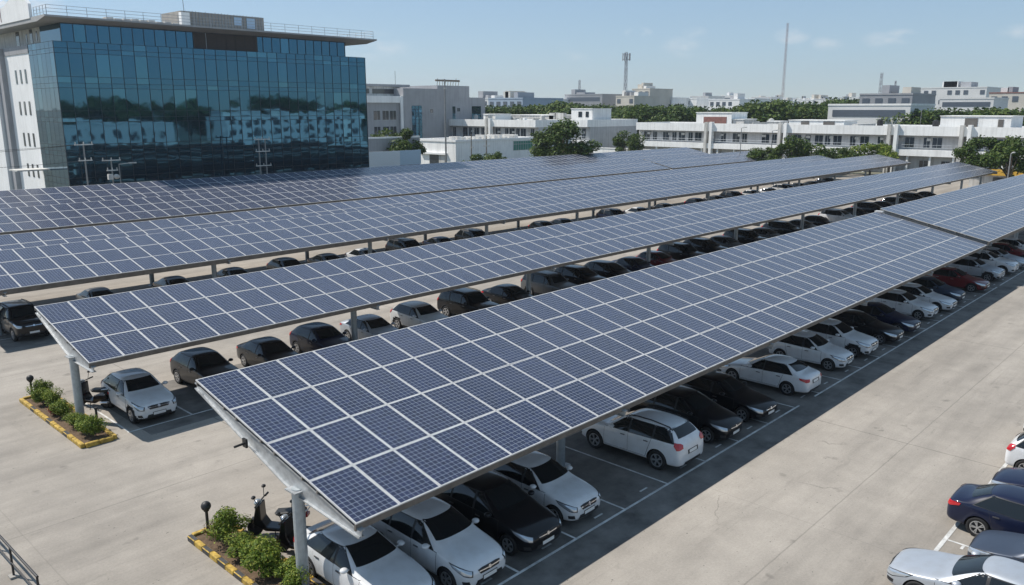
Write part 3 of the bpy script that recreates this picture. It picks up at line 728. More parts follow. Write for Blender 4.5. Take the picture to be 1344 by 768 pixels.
def grey_block():
    r = empty('grey_office_building', (118, 170, 0), 0, 'grey four-storey office with tall stair glazing and white parapet', 'building')
    # coordinates relative to (118,170)
    MB().box(0, 19.5, 0, 22, 0, 14.2).build('wall', 'grey_wall', r)
    MB().box(-.2, 19.9, -.6, 22, 14.2, 15.9).build('white_parapet', 'white_clean', r)
    MB().box(19.1, 19.9, -.9, -.61, 2, 15.9).box(19.5, 19.9, -.6, 2, 2, 14.19).build('white_fin', 'white_clean', r)
    MB().box(2, 22, 3, 20, 15.9, 18.3).build('upper_wall', 'old_white', r)
    MB().box(8, 25, 2.4, 20.5, 18.31, 18.9).build('upper_roof', 'grey_wall', r)
    MB().box(19.91, 33, -1.0, 22, 0, 17.9).build('stair_tower', 'grey_wall', r)
    MB().box(33.01, 45, .5, 22, 0, 18.9).build('tower_block', 'grey_wall', r)
    MB().box(45.01, 52, 1.2, 22, 0, 15.8).build('east_wing', 'grey_wall', r)
    for x0, w, z0, z1, y in ((22.6, 3.4, 4.4, 13.4, -1.0), (46.6, 3.6, 7.0, 13.3, 1.2), (38.5, 1.0, 8.0, 13.3, .5)):
        g = MB().box(x0, x0 + w, y - .08, y - .005, z0, z1).build('stair_glazing', 'facade_glass', r)
        mb = MB()
        for i in range(1, 3): mb.box(x0 + w * i / 3 - .04, x0 + w * i / 3 + .04, y - .14, y - .081, z0, z1)
        k = int((z1 - z0) / .9)
        for i in range(k + 1): mb.box(x0, x0 + w, y - .18, y - .141, z0 + i * .9, z0 + i * .9 + .07)
        mb.build('glazing_bar', 'mullion', g)
    windows_on(r, 'window', [(13.5 + dx, 0, z) for z in (5.9, 9.9) for dx in (-1.6, 1.2, 3.6)], 1.9, 2.3, '-y')
    windows_on(r, 'window', [(8.0, 0, z) for z in (6.8, 10.6)], 1.2, 1.3, '-y')
    windows_on(r, 'window', [(29.5, -1.0, 11.6), (42.5, .5, 8.2), (40.8, .5, 11.9)], .9, 1.0, '-y')
    MB().box(7, 12, 2.92, 2.99, 16.5, 17.7).box(13, 21, 2.92, 2.99, 16.5, 17.7).build('upper_window', 'win_dark', r)
    mb = MB(); rg = random.Random(2)
    for i in range(9): mb.tube((36 + i, 4, 18.9), (36 + i + rg.random() * .4, 4, 20.0 + rg.random()), .07, 5)
    mb.box(35.5, 44.5, 3.8, 4.2, 20.1, 20.6); mb.build('roof_frame', 'timber', r)
    MB().tube((23, 6, 18.9), (23, 6, 22.5), .05, 5).build('aerial', 'black_metal', r)
    MB().box(-2, 16, -3, -.4, 3.5, 5.3).build('terrace', 'old_white', r)
grey_block()

def banner_wall():
    r = empty('site_hoarding', (87.5, 118, 0), 0, 'pale blue and white sheet hoarding beside the glass office', 'fence')
    MB().box(.0, 7.6, 0, .12, 1.3, 5.2).build('white_sheet_panel', 'white_sheet', r)
    MB().box(7.61, 12.6, 0, .12, 2.6, 5.2).build('blue_sheet_panel', 'blue_sheet', r)
    mb = MB()
    for i in range(5): mb.box(.2 + i * 3.0, .3 + i * 3.0, .13, .25, 0, 5.3)
    mb.box(0, 12.6, .13, .2, 3.0, 3.1)
    mb.build('support', 'rail_metal', r)
    w = empty('boundary_wall', (80, 124, 0), 0, 'grey rendered boundary wall with white pier behind the sheet hoarding', 'wall')
    MB().box(0, 25, 0, .3, 0, 7.2).build('wall_panel', 'grey_wall', w)
    MB().box(-.1, 25, -.1, .4, 7.21, 7.5).build('coping', 'white_clean', w)
    MB().box(11, 11.8, -.25, -.01, 3.5, 7.19).build('pier', 'white_clean', w)
banner_wall()
def mid_wall():
    w = empty('boundary_wall', (160, 105, 0), 0, 'low stained white boundary wall under the big dark tree', 'wall')
    MB().box(0, .3, -2, 46, 0, 3.3).build('wall_panel', 'white_wall', w)
    mb = MB()
    for i in range(11): mb.box(-.06, -.004, 20 + i * 2.2, 20.5 + i * 2.2, .2, 3.25)
    mb.build('pilaster', 'old_white', w)
    MB().box(-.1, .4, -2.1, 46.1, 3.31, 3.5).build('coping', 'white_clean', w)
mid_wall()
def yellow_kiosk():
    r = empty('yellow_kiosk', (152, 33.5, 0), 0, 'low kiosk with a yellow band behind the far end of the canopies', 'kiosk')
    MB().box(0, 3, -4, 4.5, 0, 2.0).build('wall', 'old_white', r)
    MB().box(-.3, 3.3, -4.3, 4.8, 2.01, 2.9).build('yellow_band', 'yellow_wall', r)
    MB().box(-.05, -.004, -2, 1, .4, 1.7).build('hatch', 'win_dark', r)
yellow_kiosk()

# second rank behind the office row
def slab_building(name, label, px0, px1, ytop, dist, depth, mt, storeys, group=None, win='bands', ybase=None, roofbits=0, seed=0, face_white=None, base_parts=True):
    """flat-roofed block between two picture columns at a distance; storeys of windows on its two seen faces"""
    x0, y0 = far(px0, dist); x1 = x0; y1 = x0 * math.tan(YAW - math.atan((px1 - 672) / 1089.))
    wdt = y0 - y1; top = CAM_H + (142.7 - ytop) * dist / 1062.
    rz = -math.pi / 2
    r = empty(name, (x0, y0, 0), rz, label, 'building', group)
    MB().box(0, wdt, 0, depth, 0, top).build('wall', mt, r)
    MB().box(-.12, wdt + .12, -.12, depth + .12, top, top + .5).build('roof', face_white or mt, r)
    sh = top / storeys; rg = random.Random(seed)
    if win == 'bands':
        for s_ in range(storeys):
            z = sh * s_
            MB().box(wdt * .06, wdt * .94, -.10, -.02, z + sh * .35, z + sh * .75).build('window_band', 'far_win', r)
    else:
        k = max(2, int(wdt / 3.4)); k = min(k, 14)
        mb = MB()
        proto = None
        for s_ in range(storeys):
            if sh * s_ < top - 14: continue
            for i in range(k):
                if rg.random() < .15: continue
                pos = ((i + .5) * wdt / k, 0, sh * s_ + sh * .32)
                if proto is None: proto = MB().box(-wdt / k * .27, wdt / k * .27, -.12, -.02, 0, sh * .45).build('window', 'far_win', r, pos)
                else:
                    c = proto.copy(); COL.objects.link(c); c.location = pos
    for i in range(roofbits):
        a = rg.random() * .75; w = wdt * (.08 + .15 * rg.random()); h = .8 + rg.random() * 2.4
        MB().box(wdt * a, wdt * a + w, depth * .2, depth * .6, top + .5, top + .5 + h).build('roof_room', rg.choice(('far_pale', 'far_cream', 'far_grey')), r)
    return r, top
slab_building('office_block', 'grey and white stepped block with a flat rooftop canopy behind the office row', 1087, 1195, 139, 232, 20, 'far_pale', 3, seed=1, face_white='white_wall')
slab_building('office_block', 'grey upper block with slanting roof edge above the stepped white block', 1127, 1196, 126, 262, 22, 'far_grey', 4, win='grid', roofbits=2, seed=2, face_white='grey_wall')
slab_building('apartment_block', 'large pale grid-fronted block standing highest on the skyline', 1198, 1292, 118, 420, 30, 'far_pale', 5, win='grid', roofbits=3, seed=3)
slab_building('office_block', 'white block with dark horizontal window bands below the grid-fronted one', 1232, 1303, 131, 300, 20, 'far_pale', 4, seed=4)
slab_building('office_block', 'cream block with a reddish roof edge beside the banded white block', 1296, 1352, 124, 330, 24, 'far_cream', 4, win='grid', roofbits=2, seed=5, face_white='brown_red')
slab_building('office_block', 'bluish grey office block among trees beside the grey four-storey office', 641, 686, 131, 330, 24, 'far_blue', 4, win='grid', roofbits=3, seed=6)
slab_building('office_block', 'white block tucked between the grey office and the bluish block', 612, 648, 131, 380, 24, 'far_pale', 4, win='grid', roofbits=3, seed=7)
slab_building('office_block', 'long dark grey block under a thin mast on the skyline', 741, 790, 126, 470, 24, 'far_grey', 4, roofbits=2, seed=8)
slab_building('apartment_block', 'cluttered cream blocks stepped up beneath the telecom tower', 808, 832, 128, 420, 22, 'far_cream', 4, win='grid', roofbits=4, seed=9)
slab_building('apartment_block', 'narrow cream block just beside the telecom tower', 829, 852, 119, 445, 22, 'far_cream', 5, win='grid', roofbits=3, seed=10)
for px, w, yt, d in [(648, 18, 127, 520), (668, 26, 130, 480), (696, 30, 132, 470), (720, 22, 131, 520), (792, 14, 131, 470), (856, 26, 130, 460), (884, 30, 131, 470), (905, 24, 128, 520), (930, 40, 132, 450), (968, 22, 131, 500), (985, 26, 129, 640),
                     (1040, 24, 131, 640), (1062, 30, 130, 560), (1086, 22, 133, 520), (1106, 20, 129, 600), (1010, 22, 130, 700), (945, 16, 127, 760)]:
    slab_building('city_block', 'bright flat-roofed block showing over the tree belt on the skyline', px, px + w, yt, d, 20, ('white_wall', 'far_pale', 'white_clean', 'far_cream')[int(px) % 4], 4, 'flat blocks over the tree belt', ('grid', 'bands')[int(px) % 2], roofbits=int(px) % 4, seed=int(px))
rg = random.Random(77)
for i in range(80):
    px = rg.choice((rg.uniform(560, 760), rg.uniform(690, 1060), rg.uniform(850, 1344), rg.uniform(900, 1200)))
    d = rg.uniform(520, 1500); w = rg.uniform(8, 24)
    yt = 142.7 - rg.uniform(3, 12)
    slab_building('city_block', 'small pale block among the distant city buildings along the horizon', px, px + w, yt, d, rg.uniform(14, 30),
                  rg.choice(('far_pale', 'far_pale', 'far_cream', 'far_grey', 'white_wall')), rg.choice((3, 4)), 'distant city blocks', rg.choice(('bands', 'grid')), roofbits=rg.choice((0, 1, 2, 3)), seed=100 + i)
# pale terrace and trees across the road behind the camera side: they show in the mirror glass
rb, _ = None, None
def mirror_terrace(x0, x1, y, h, label, mt):
    r = empty('terrace_building', (x0, y, 0), 0, label, 'building')
    MB().box(0, x1 - x0, -12, 0, 0, h).build('wall', mt, r)
    MB().box(-.2, x1 - x0 + .2, -12.2, .2, h, h + .5).build('roof', 'white_clean', r)
    k = int((x1 - x0) / 4)
    mb0 = None
    for s_ in (1.0, 4.4, 7.6):
        if s_ + 2 > h: continue
        for i in range(k):
            pos = (2 + i * 4, .0, s_)
            if mb0 is None: mb0 = MB().box(-1, 1, .02, .12, 0, 1.9).build('window', 'win_dark', r, pos)
            else:
                c = mb0.copy(); COL.objects.link(c); c.location = pos
mirror_terrace(128, 182, -46, 11.0, 'white terrace across the road, mirrored in the glass office', 'white_clean')
mirror_terrace(62, 112, -48, 8.5, 'low pale sheds across the road, mirrored in the glass office', 'far_pale')

# ------------------------------------------------------------------ masts, poles
def lattice(name, label, px, ytop, dist, base_w, top_w, cat='mast', antennas=False, matn='tower_steel', member=.12, start=0.):
    x, y = far(px, dist); h = CAM_H + (142.7 - ytop) * dist / 1062.
    r = empty(name, (x, y, 0), YAW + .4, label, cat)
    mb = MB(); k = max(6, int(h / (base_w * 2.2))); k = min(k, 34)
    def c(i, t): w = base_w + (top_w - base_w) * t; a = math.pi / 4 + i * math.pi / 2; return Vector((w * .7 * math.cos(a), w * .7 * math.sin(a), h * t))
    for i in range(4):
        mb.beam(c(i, 0), c(i, 1), member, member)
        for j in range(k): mb.beam(c(i, j / k), c((i + 1) % 4, (j + 1) / k), member * .7, member * .7); mb.beam(c(i, j / k), c((i + 1) % 4, j / k), member * .6, member * .6)
    mb.build('lattice', matn, r)
    if antennas:
        for i in range(9):
            a = 2 * math.pi * i / 9; q = Vector((1.9 * math.cos(a), 1.9 * math.sin(a), 0))
            MB().box(q.x - .18, q.x + .18, q.y - .18, q.y + .18, h - 4.2, h - .6).build('antenna_panel', 'far_grey', r)
        m2 = MB()
        for z in (h - 3.6, h - 1.4):
            for i in range(9):
                a = 2 * math.pi * i / 9; b = 2 * math.pi * (i + 1) / 9
                m2.beam((1.7 * math.cos(a), 1.7 * math.sin(a), z), (1.7 * math.cos(b), 1.7 * math.sin(b), z), .12, .12)
        m2.build('antenna_ring', matn, r)
    return r
lattice('telecom_tower', 'telecom tower crowned with a ring of panel antennas', 820, 73, 430, 1.6, .9, 'tower', True, member=.15)
lattice('radio_mast', 'tall thin radio mast, much the highest on the skyline', 1026, 38, 900, 2.2, 1.4, 'mast', member=.15, matn='tower_red')
lattice('radio_mast', 'short lattice mast above the long dark grey block', 760, 107, 500, 1.4, .8, 'mast', member=.12)
lattice('radio_mast', 'short lattice mast beside the telecom tower with a small frame on top', 850, 111, 450, 2.6, 2.2, 'mast', member=.12)
lattice('radio_mast', 'lattice mast above the grey slanting-roofed block', 1153, 98, 430, 1.5, .8, 'mast', member=.12)
lattice('radio_mast', 'stubby dark mast next to the lattice mast on the grey block', 1172, 108, 430, .8, .5, 'mast', member=.12)

def utility(name, label, x, y, h, arms=(), double=False, lamp=False, z0=0, matn='pole_grey', r_=.11):
    r = empty(name, (x, y, 0), 0, label, 'utility pole')
    MB().tube((0, 0, 0), (0, 0, h), r_, 8, 0, r_ * .7).build('pole', matn, r)
    if double: MB().tube((.9, 0, 0), (.9, 0, h - .1), r_, 8, 0, r_ * .7).build('pole', matn, r)
    for z, w in arms:
        a = MB().beam((-w / 2 + (.45 if double else 0), -.12, z), (w / 2 + (.45 if double else 0), -.12, z), .1, .12).build('crossarm', 'old_white', r)
        mb = MB()
        for k in range(3): mb.tube((-w / 2 + .1 + (w - .2) * k / 2 + (.45 if double else 0), -.12, z + .06), (-w / 2 + .1 + (w - .2) * k / 2 + (.45 if double else 0), -.12, z + .3), .05, 6)
        mb.build('insulator', 'old_white', a)
    if lamp: MB().beam((0, 0, h), (1.6, 0, h + .1), .08, .08).box(1.1, 1.9, -.15, .15, h + .02, h + .16).build('lamp_arm', 'old_white', r)
    return r
utility('utility_pole', 'utility pole with two crossarms before the glass corner', 32.9, 95, 9.1, [(8.9, 1.9), (7.2, 1.4)])
u2 = utility('utility_pole', 'short pole carrying a white dish and transformer arms', 35.6, 95, 7.3, [(7.1, 2.0), (6.0, 1.2)])
MB().ball((.3, -.3, 5.3), .35, 0, 10, 6, .8).box(-.6, -.1, -.45, -.05, 5.0, 5.6).build('dish', 'old_white', u2)
utility('street_lamp', 'slender lamp post with short arm before the glass office', 36.6, 95.5, 6.6, lamp=True, r_=.08)['category'] = 'street lamp'
utility('utility_pole', 'twin-pole frame with stacked crossarms at the middle of the glass front', 53.8, 95, 9.1, [(8.9, 2.2), (7.4, 2.0), (5.6, 2.2)], double=True)
utility('utility_pole', 'tall bare grey pole standing before the low white shed', 101, 112, 17.9, [(16.2, .7)], r_=.17)
utility('utility_pole', 'thin dark pole with one crossarm in front of the shed side wall', 103.5, 104, 8.0, [(7.3, 1.8), (6.2, 1.6)], matn='timber')
utility('utility_pole', 'thin dark pole with a single short arm by the shed doorway', 99.8, 104, 8.4, [(6.0, .8)], matn='timber')
for k, (px, d, h) in enumerate([(975, 163, 9), (1016, 160, 8.5), (1335, 118, 6.4), (1210, 212, 12.6)]):
    x, y = far(px, d)
    lab = ['thin white lamp post before the office row gallery', 'lamp post among the shrubs at the canopy ends', 'grey lamp post beside the tree at the far canopy end', 'pale pole rising behind the office row parapet'][k]
    utility('street_lamp', lab, x, y, h, lamp=(k != 3), r_=.1)['category'] = 'street lamp'
# power cables across the front of the white side wall
cb = MB()
for z, zz in ((8.95, 9.6), (7.2, 7.9), (8.95, 9.0)):
    pts = [Vector((32.9 - 30 * t, 95 + 5 * t, z + (zz - z) * t - 3.2 * t * (1 - t))) for t in [i / 12 for i in range(13)]]
    cb.path(pts, .02, 5)
for z in (8.95, 7.3):
    pts = [Vector((33 + 21 * t, 94.9, z - 2.0 * t * (1 - t))) for t in [i / 12 for i in range(13)]]
    cb.path(pts, .015, 5)
tag(cb.build('power_cable', 'black_metal'), 'thin power cables slung between the poles before the glass office', 'cable')

# ------------------------------------------------------------------ cars
DG = None
def evaluated(o):
    dg = bpy.context.evaluated_depsgraph_get(); dg.update()
    return bpy.data.meshes.new_from_object(o.evaluated_get(dg), depsgraph=dg)

KINDS = {}
def car_kind(name, L, w, st, cowl, rf, rr, rb, wheels, rad, glassz, rear='trunk', rails=False, split=(-.12, -.10), quarter=None, arches=False, mpv=False):
    """st: stations (x, width fraction, bottom, belt, top, half width of roof edge)"""
    bm = bmesh.new(); cr = bm.edges.layers.float.new('crease_edge'); rings = []
    for (x, wf, zb, zbelt, ztop, wt) in st:
        ww = w * wf; bw = ww * .965
        mid = .5
        half = [(0, zb), (ww * .78, zb), (ww * .965, zb + .09), (ww, zb + .55 * (zbelt - zb)), (bw, zbelt),
                (bw + (wt - bw) * mid + .02, zbelt + (ztop - .05 - zbelt) * mid), (wt, ztop - .045), (wt * .55, ztop - .008), (0, ztop)]
        Rr = [bm.verts.new((x, y, z)) for y, z in half]
        Ll = [Rr[0]] + [bm.verts.new((x, -y, z)) for y, z in half[1:-1]] + [Rr[-1]]
        rings.append((Rr, Ll))
    for (a, b) in zip(rings, rings[1:]):
        for s in (0, 1):
            for i in range(8): bm.faces.new((a[s][i], a[s][i + 1], b[s][i + 1], b[s][i]) if s else (a[s][i], b[s][i], b[s][i + 1], a[s][i + 1]))
    for Rr, Ll in (rings[0], rings[-1]):
        for i in range(8):
            vs = [Rr[i], Rr[i + 1], Ll[i + 1], Ll[i]]; u = []
            for v in vs:
                if v not in u: u.append(v)
            bm.faces.new(u)
    bmesh.ops.recalc_face_normals(bm, faces=bm.faces)
    bm.edges.ensure_lookup_table()
    for a, b in zip(rings, rings[1:]):
        for s in (0, 1):
            for i, c in ((4, .28), (6, .25), (2, .4)):
                e = bm.edges.get((a[s][i], b[s][i]))
                if e: e[cr] = c
    me = bpy.data.meshes.new('shell'); bm.to_mesh(me); bm.free()
    for x in ('paint_white', 'trim'): me.materials.append(MATS[x])
    tmp = bpy.data.objects.new('shell', me); COL.objects.link(tmp)
    sub = tmp.modifiers.new('s', 'SUBSURF'); sub.levels = 2; sub.render_levels = 2
    smooth = evaluated(tmp)
    b2 = bmesh.new(); b2.from_mesh(smooth); bvh = BVHTree.FromBMesh(b2); b2.free()
    # wheel wells
    cut = MB()
    for wx in wheels:
        for s in (-1, 1):
            cut.tube((wx, s * (w - .30), rad), (wx, s * (w + .3), rad), rad * 1.15, 28)
    cu = cut.build('cutter', 'trim')
    bo = tmp.modifiers.new('b', 'BOOLEAN'); bo.operation = 'DIFFERENCE'; bo.object = cu; bo.solver = 'EXACT'
    body = evaluated(tmp)
    bpy.data.objects.remove(tmp); bpy.data.objects.remove(cu)
    for p in body.polygons:
        c = p.center; p.use_smooth = True; p.material_index = 0
        for wx in wheels:
            d = math.hypot(c.x - wx, c.z - rad)
            if d < rad * 1.155 and abs(c.y) > w - .32 and abs(c.y) < w + .1:
                if d < rad * 1.10 or abs(p.normal.y) < .45: p.material_index = 1
        if c.z < st[5][2] + (.15 if arches else .055): p.material_index = 1
        if arches:
            for wx in wheels:
                if math.hypot(c.x - wx, c.z - rad) < rad * 1.30 and abs(p.normal.y) > .6: p.material_index = 1
    body.name = 'body'
    while len(body.materials) > 2: body.materials.pop()
    try: body.set_sharp_from_angle(angle=R(50))
    except Exception: pass

    def patch(poly, ang, origin=(0, 0), off=.006, step=.07):
        """outline (s, z) seen from the horizontal direction ang, laid on the body"""
        d = Vector((math.cos(ang), math.sin(ang), 0)); perp = Vector((-math.sin(ang), math.cos(ang), 0))
        o = Vector((origin[0], origin[1], 0))
        pb = bmesh.new()
        vs = [pb.verts.new((s_, z_, 0)) for s_, z_ in poly]; pb.faces.new(vs)
        xs = [p[0] for p in poly]; zs = [p[1] for p in poly]
        for lo, hi, ax in ((min(xs), max(xs), 0), (min(zs), max(zs), 1)):
            k = int((hi - lo) / step) + 1
            for i in range(1, k):
                co = [0, 0, 0]; no = [0, 0, 0]; co[ax] = lo + (hi - lo) * i / k; no[ax] = 1
                bmesh.ops.bisect_plane(pb, geom=pb.verts[:] + pb.edges[:] + pb.faces[:], plane_co=co, plane_no=no)
        for v in pb.verts:
            p = o + perp * v.co.x + Vector((0, 0, v.co.y))
            hit, n, _, _ = bvh.ray_cast(p + d * 4, -d)
            if hit is None or (hit - p).dot(d) < -2.2:
                hit, n, _, _ = bvh.find_nearest(p + d * .9)
            v.co = hit + n * off
        bmesh.ops.recalc_face_normals(pb, faces=pb.faces)
        f0 = pb.faces[:]
        if sum((f.normal.dot(d) for f in f0)) < 0: bmesh.ops.reverse_faces(pb, faces=f0)
        m2 = bpy.data.meshes.new('patch'); pb.to_mesh(m2); pb.free()
        for p in m2.polygons: p.use_smooth = True
        return m2
    parts = []           # (name, mesh, material or None for paint, location, parent index)
    def add(nm, m2, mt, loc=None, parent=None):
        m2.materials.clear() if mt else None
        if mt: m2.materials.append(MATS[mt])
        m2.name = nm; parts.append((nm, m2, mt, loc, parent)); return len(parts) - 1
    def tomesh(mb, nm, mats, smooth=False):
        o = mb.build(nm, mats, smooth=smooth); m2 = o.data; bpy.data.objects.remove(o); return m2
    def sta(x):
        for a, b in zip(st, st[1:]):
            if a[0] >= x >= b[0]:
                t = (a[0] - x) / (a[0] - b[0]); return [p + (q - p) * t for p, q in zip(a, b)]
        return st[0] if x > st[0][0] else st[-1]
    # windscreen and rear window
    zc, zr = sta(cowl)[4], sta(rf)[4]
    add('windscreen', patch([(-.66, zc + .045), (.66, zc + .045), (.52, zr - .05), (-.52, zr - .05)] if not mpv else [(-.68, zc + .04), (.68, zc + .04), (.54, zr - .05), (-.54, zr - .05)], 0), 'glass')
    zt, zq = sta(rb)[4], sta(rr)[4]
    if rear == 'trunk': rp = [(-.60, zt + .05), (.60, zt + .05), (.48, zq - .05), (-.48, zq - .05)]
    else: rp = [(-.62, zt + .02), (.62, zt + .02), (.52, zq - .07), (-.52, zq - .07)]
    add('rear_window', patch(rp, math.pi), 'glass')
    # side windows: outline from the belt line to just under the roof edge, split by pillars
    def zb_(x): return sta(x)[3] + .035
    zs_ = glassz
    xa, xb = cowl - .16, rf - .02       # A-pillar foot and top
    xr_, xe = rr + .10, rb + (.30 if rear == 'trunk' else .10)
    for s in (1, -1):
        ang = math.pi / 2 * s
        def P(pts): return [(-x * s, z) for x, z in pts]
        b1, b2_ = split
        def atA(x): return zb_(xa) + (zs_ - zb_(xa)) * (xa - x) / (xa - xb)
        front = [(xa, zb_(xa)), (b1 + .04, zb_(b1)), (b1 + .03, zs_), (xb, zs_)]
        rearw = [(b1 - .04, zb_(b1)), (xe, zb_(xe)), (xr_, zs_), (b1 - .05, zs_)]
        add('window_surround', patch(P([(xa + .03, zb_(xa) - .015), (xe - .04, zb_(xe) - .015), (xr_ - .03, zs_ + .02), (xb + .02, zs_ + .02)]), ang, off=.0035), 'trim')
        add('side_window', patch(P(front), ang), 'glass')
        if quarter:
            rearw = [(b1 - .04, zb_(b1)), (quarter + .05, zb_(quarter)), (quarter + .05, zs_), (b1 - .05, zs_)]
            q = [(quarter - .03, zb_(quarter)), (xe, zb_(xe)), (xr_, zs_), (quarter - .03, zs_)]
            add('side_window', patch(P(rearw), ang), 'glass'); add('side_window', patch(P(q), ang), 'glass')
        else: add('side_window', patch(P(rearw), ang), 'glass')
        # door panels: dark seam below, painted skin above
        for (d0, d1) in ((wheels[0] - rad * 1.22, b1 + .005), (b1 - .005, max(wheels[1] + rad * .75, b1 - 1.0))):
            zlo = st[5][2] + .17
            lo2 = d1 if d1 == b1 + .005 else d1 - .12
            if d1 == b1 + .005: outl = [(d0, zlo), (d1, zlo), (d1, zb_(d1) - .01), (d0, zb_(d0) - .02)]
            else:
                wr = wheels[1]; d1 = wr + rad * .7
                outl = [(d0, zlo), (wr + rad * 1.32, zlo), (wr + rad * 1.05, rad * 1.95), (d1, zb_(d1) - .01), (d0, zb_(d0) - .02)]
            def grow(pts, g):
                cx = sum(p[0] for p in pts) / len(pts); cz = sum(p[1] for p in pts) / len(pts)
                return [(x + (g if x > cx else -g), z + (g if z > cz else -g)) for x, z in pts]
            k = add('door_seam', patch(P(grow(outl, .012)), ang, off=.003, step=.1), 'trim')
            k2 = add('door', patch(P(outl), ang, off=.007, step=.09), None)
            hx = d1 + .22; hz = zb_(hx) - .14
            hit, n, _, _ = bvh.ray_cast(Vector((hx, 4 * s, hz)), Vector((0, -s, 0)))
            if hit: add('door_handle', tomesh(MB().box(hx - .09, hx + .09, hit.y - .01, hit.y + .03 * s if s > 0 else hit.y - .03, hz - .018, hz + .018), 'door_handle', 'handle_grey'), 'handle_grey', None, k2)
        # mirror
        mx_, mz_ = cowl - .34, zb_(cowl - .3) + .05
        hit, n, _, _ = bvh.ray_cast(Vector((mx_, 4 * s, mz_)), Vector((0, -s, 0)))
        if hit:
            y = hit.y
            mb = MB().ball((mx_, y + .15 * s, mz_ + .05), .115, 0, 10, 7, .62).beam((mx_, y - .03 * s, mz_), (mx_, y + .1 * s, mz_ + .03), .05, .04)
            add('wing_mirror', tomesh(mb, 'wing_mirror', 'paint_white', True), None)
        # lights
        fx, fz = st[1][0], sta(st[1][0])[3]
        a = R(38) * s
        zl = sta(st[2][0])[3]
        pts = [(-.08, zl - .17), (.14, zl - .15), (.38, zl - .04), (.46, zl + .05), (.14, zl - .005), (-.09, zl - .06)]
        cxp = sum(p[0] for p in pts) / 6; czp = sum(p[1] for p in pts) / 6
        add('headlight_surround', patch([((cxp + (u - cxp) * 1.14) * s, czp + (z - czp) * 1.3) for u, z in pts], a, (st[2][0], w * .62 * s), off=.005, step=.035), 'trim')
        add('headlight', patch([(u * s, z) for u, z in pts], a, (st[2][0], w * .62 * s), off=.013, step=.035), 'lamp_clear')
        a = math.pi - R(40) * s
        zl = sta(st[-3][0])[3]
        if rear == 'trunk': pts = [(-.10, zl - .17), (.12, zl - .19), (.34, zl - .10), (.36, zl - .02), (.10, zl - .04), (-.10, zl - .06)]
        else: pts = [(-.06, zl - .12), (.22, zl - .14), (.30, zl + .0), (.26, zl + .10), (.05, zl + .06), (-.06, zl + .0)]
        add('tail_light', patch([(-u * s, z) for u, z in pts], a, (st[-3][0], w * .66 * s), off=.016, step=.03), 'lamp_red')
        # fog lamp well
        a = R(30) * s; zf = st[2][2] + .17
        add('fog_lamp', patch([(-.02, zf), (.18, zf), (.20, zf + .10), (.02, zf + .12)][::1] if s > 0 else [(.02, zf), (-.18, zf), (-.20, zf + .10), (-.02, zf + .12)], a, (st[2][0], w * .62 * s)), 'trim')
        if rails:
            y0 = sta(-.6)[5] - .03
            mb = MB(); pr = [rf - .15, -.3, -.9, rr + .15]
            pts = []
            for x in [rf - .05] + pr + [rr + .02]:
                h2, n2, _, _ = bvh.ray_cast(Vector((x, y0 * s * .94, 4)), Vector((0, 0, -1)))
                if h2: pts.append(h2 + Vector((0, 0, .045 if x in pr else .0)))
            mb.path(pts, .022, 6); add('roof_rail', tomesh(mb, 'roof_rail', 'trim'), 'trim')
    # front: grille, intake, plate, emblem
    zg = sta(st[1][0])[3]
    hw = .42 if not arches else .46
    add('grille', patch([(-hw, zg + .02), (-hw * .82, zg - .10), (hw * .82, zg - .10), (hw, zg + .02), (hw * .6, zg + .045), (-hw * .6, zg + .045)], 0, off=.008), 'trim')
    add('grille_bar', patch([(-hw * .9, zg - .035), (hw * .9, zg - .035), (hw * .92, zg - .012), (-hw * .92, zg - .012)], 0, off=.014), 'chrome')
    zi = st[1][2] + .10
    add('air_intake', patch([(-.52, zi - .02), (.52, zi - .02), (.46, zi + .11), (-.46, zi + .11)], 0, off=.008), 'trim')
    add('plate_border', patch([(-.275, zi + .04), (.275, zi + .04), (.275, zi + .19), (-.275, zi + .19)], 0, off=.011), 'trim')
    add('number_plate', patch([(-.25, zi + .06), (.25, zi + .06), (.25, zi + .17), (-.25, zi + .17)], 0, off=.016), 'plate')
    add('emblem', patch([(.055 * math.cos(t * math.pi / 5), zg - .015 + .045 * math.sin(t * math.pi / 5)) for t in range(10)], 0, off=.02, step=.2), 'chrome')
    zp = sta(st[-2][0])[3] - (.08 if rear == 'trunk' else .12)
    add('plate_border', patch([(-.34, zp - .085), (.34, zp - .085), (.34, zp + .075), (-.34, zp + .075)], math.pi, off=.006), 'trim')
    add('number_plate', patch([(-.25, zp - .06), (.25, zp - .06), (.25, zp + .05), (-.25, zp + .05)], math.pi, off=.012), 'plate')
    zi = st[-2][2] + .06
    add('rear_bumper_trim', patch([(-.6, zi - .03), (.6, zi - .03), (.52, zi + .08), (-.52, zi + .08)], math.pi, off=.007), 'trim')
    # wheels
    tb = MB(); n = 28; prof = [(.62, -.095), (.9, -.108), (.985, -.085), (1, -.03), (1, .03), (.985, .085), (.9, .108), (.62, .095)]
    vs = []; fs = []
    for k in range(n):
        a = 2 * math.pi * k / n
        for r_, y in prof: vs.append((rad * r_ * math.cos(a), y, rad * r_ * math.sin(a)))
    m_ = len(prof)
    for k in range(n):
        for j in range(m_): fs.append((k * m_ + j, k * m_ + (j + 1) % m_, ((k + 1) % n) * m_ + (j + 1) % m_, ((k + 1) % n) * m_ + j))
    tb.add(vs, fs); tyre = tomesh(tb, 'wheel', 'tyre', True)
    rb_ = MB(); rr_ = rad * .66
    rb_.tube((0, .02, 0), (0, .055, 0), rr_, 24, 1)
    ringv = []; ringf = []
    for k in range(24):
        a = 2 * math.pi * k / 24
        for q, y in ((rr_, .075), (rr_ * 1.0, .10), (rr_ * .88, .10), (rr_ * .86, .06)): ringv.append((q * math.cos(a), y, q * math.sin(a)))
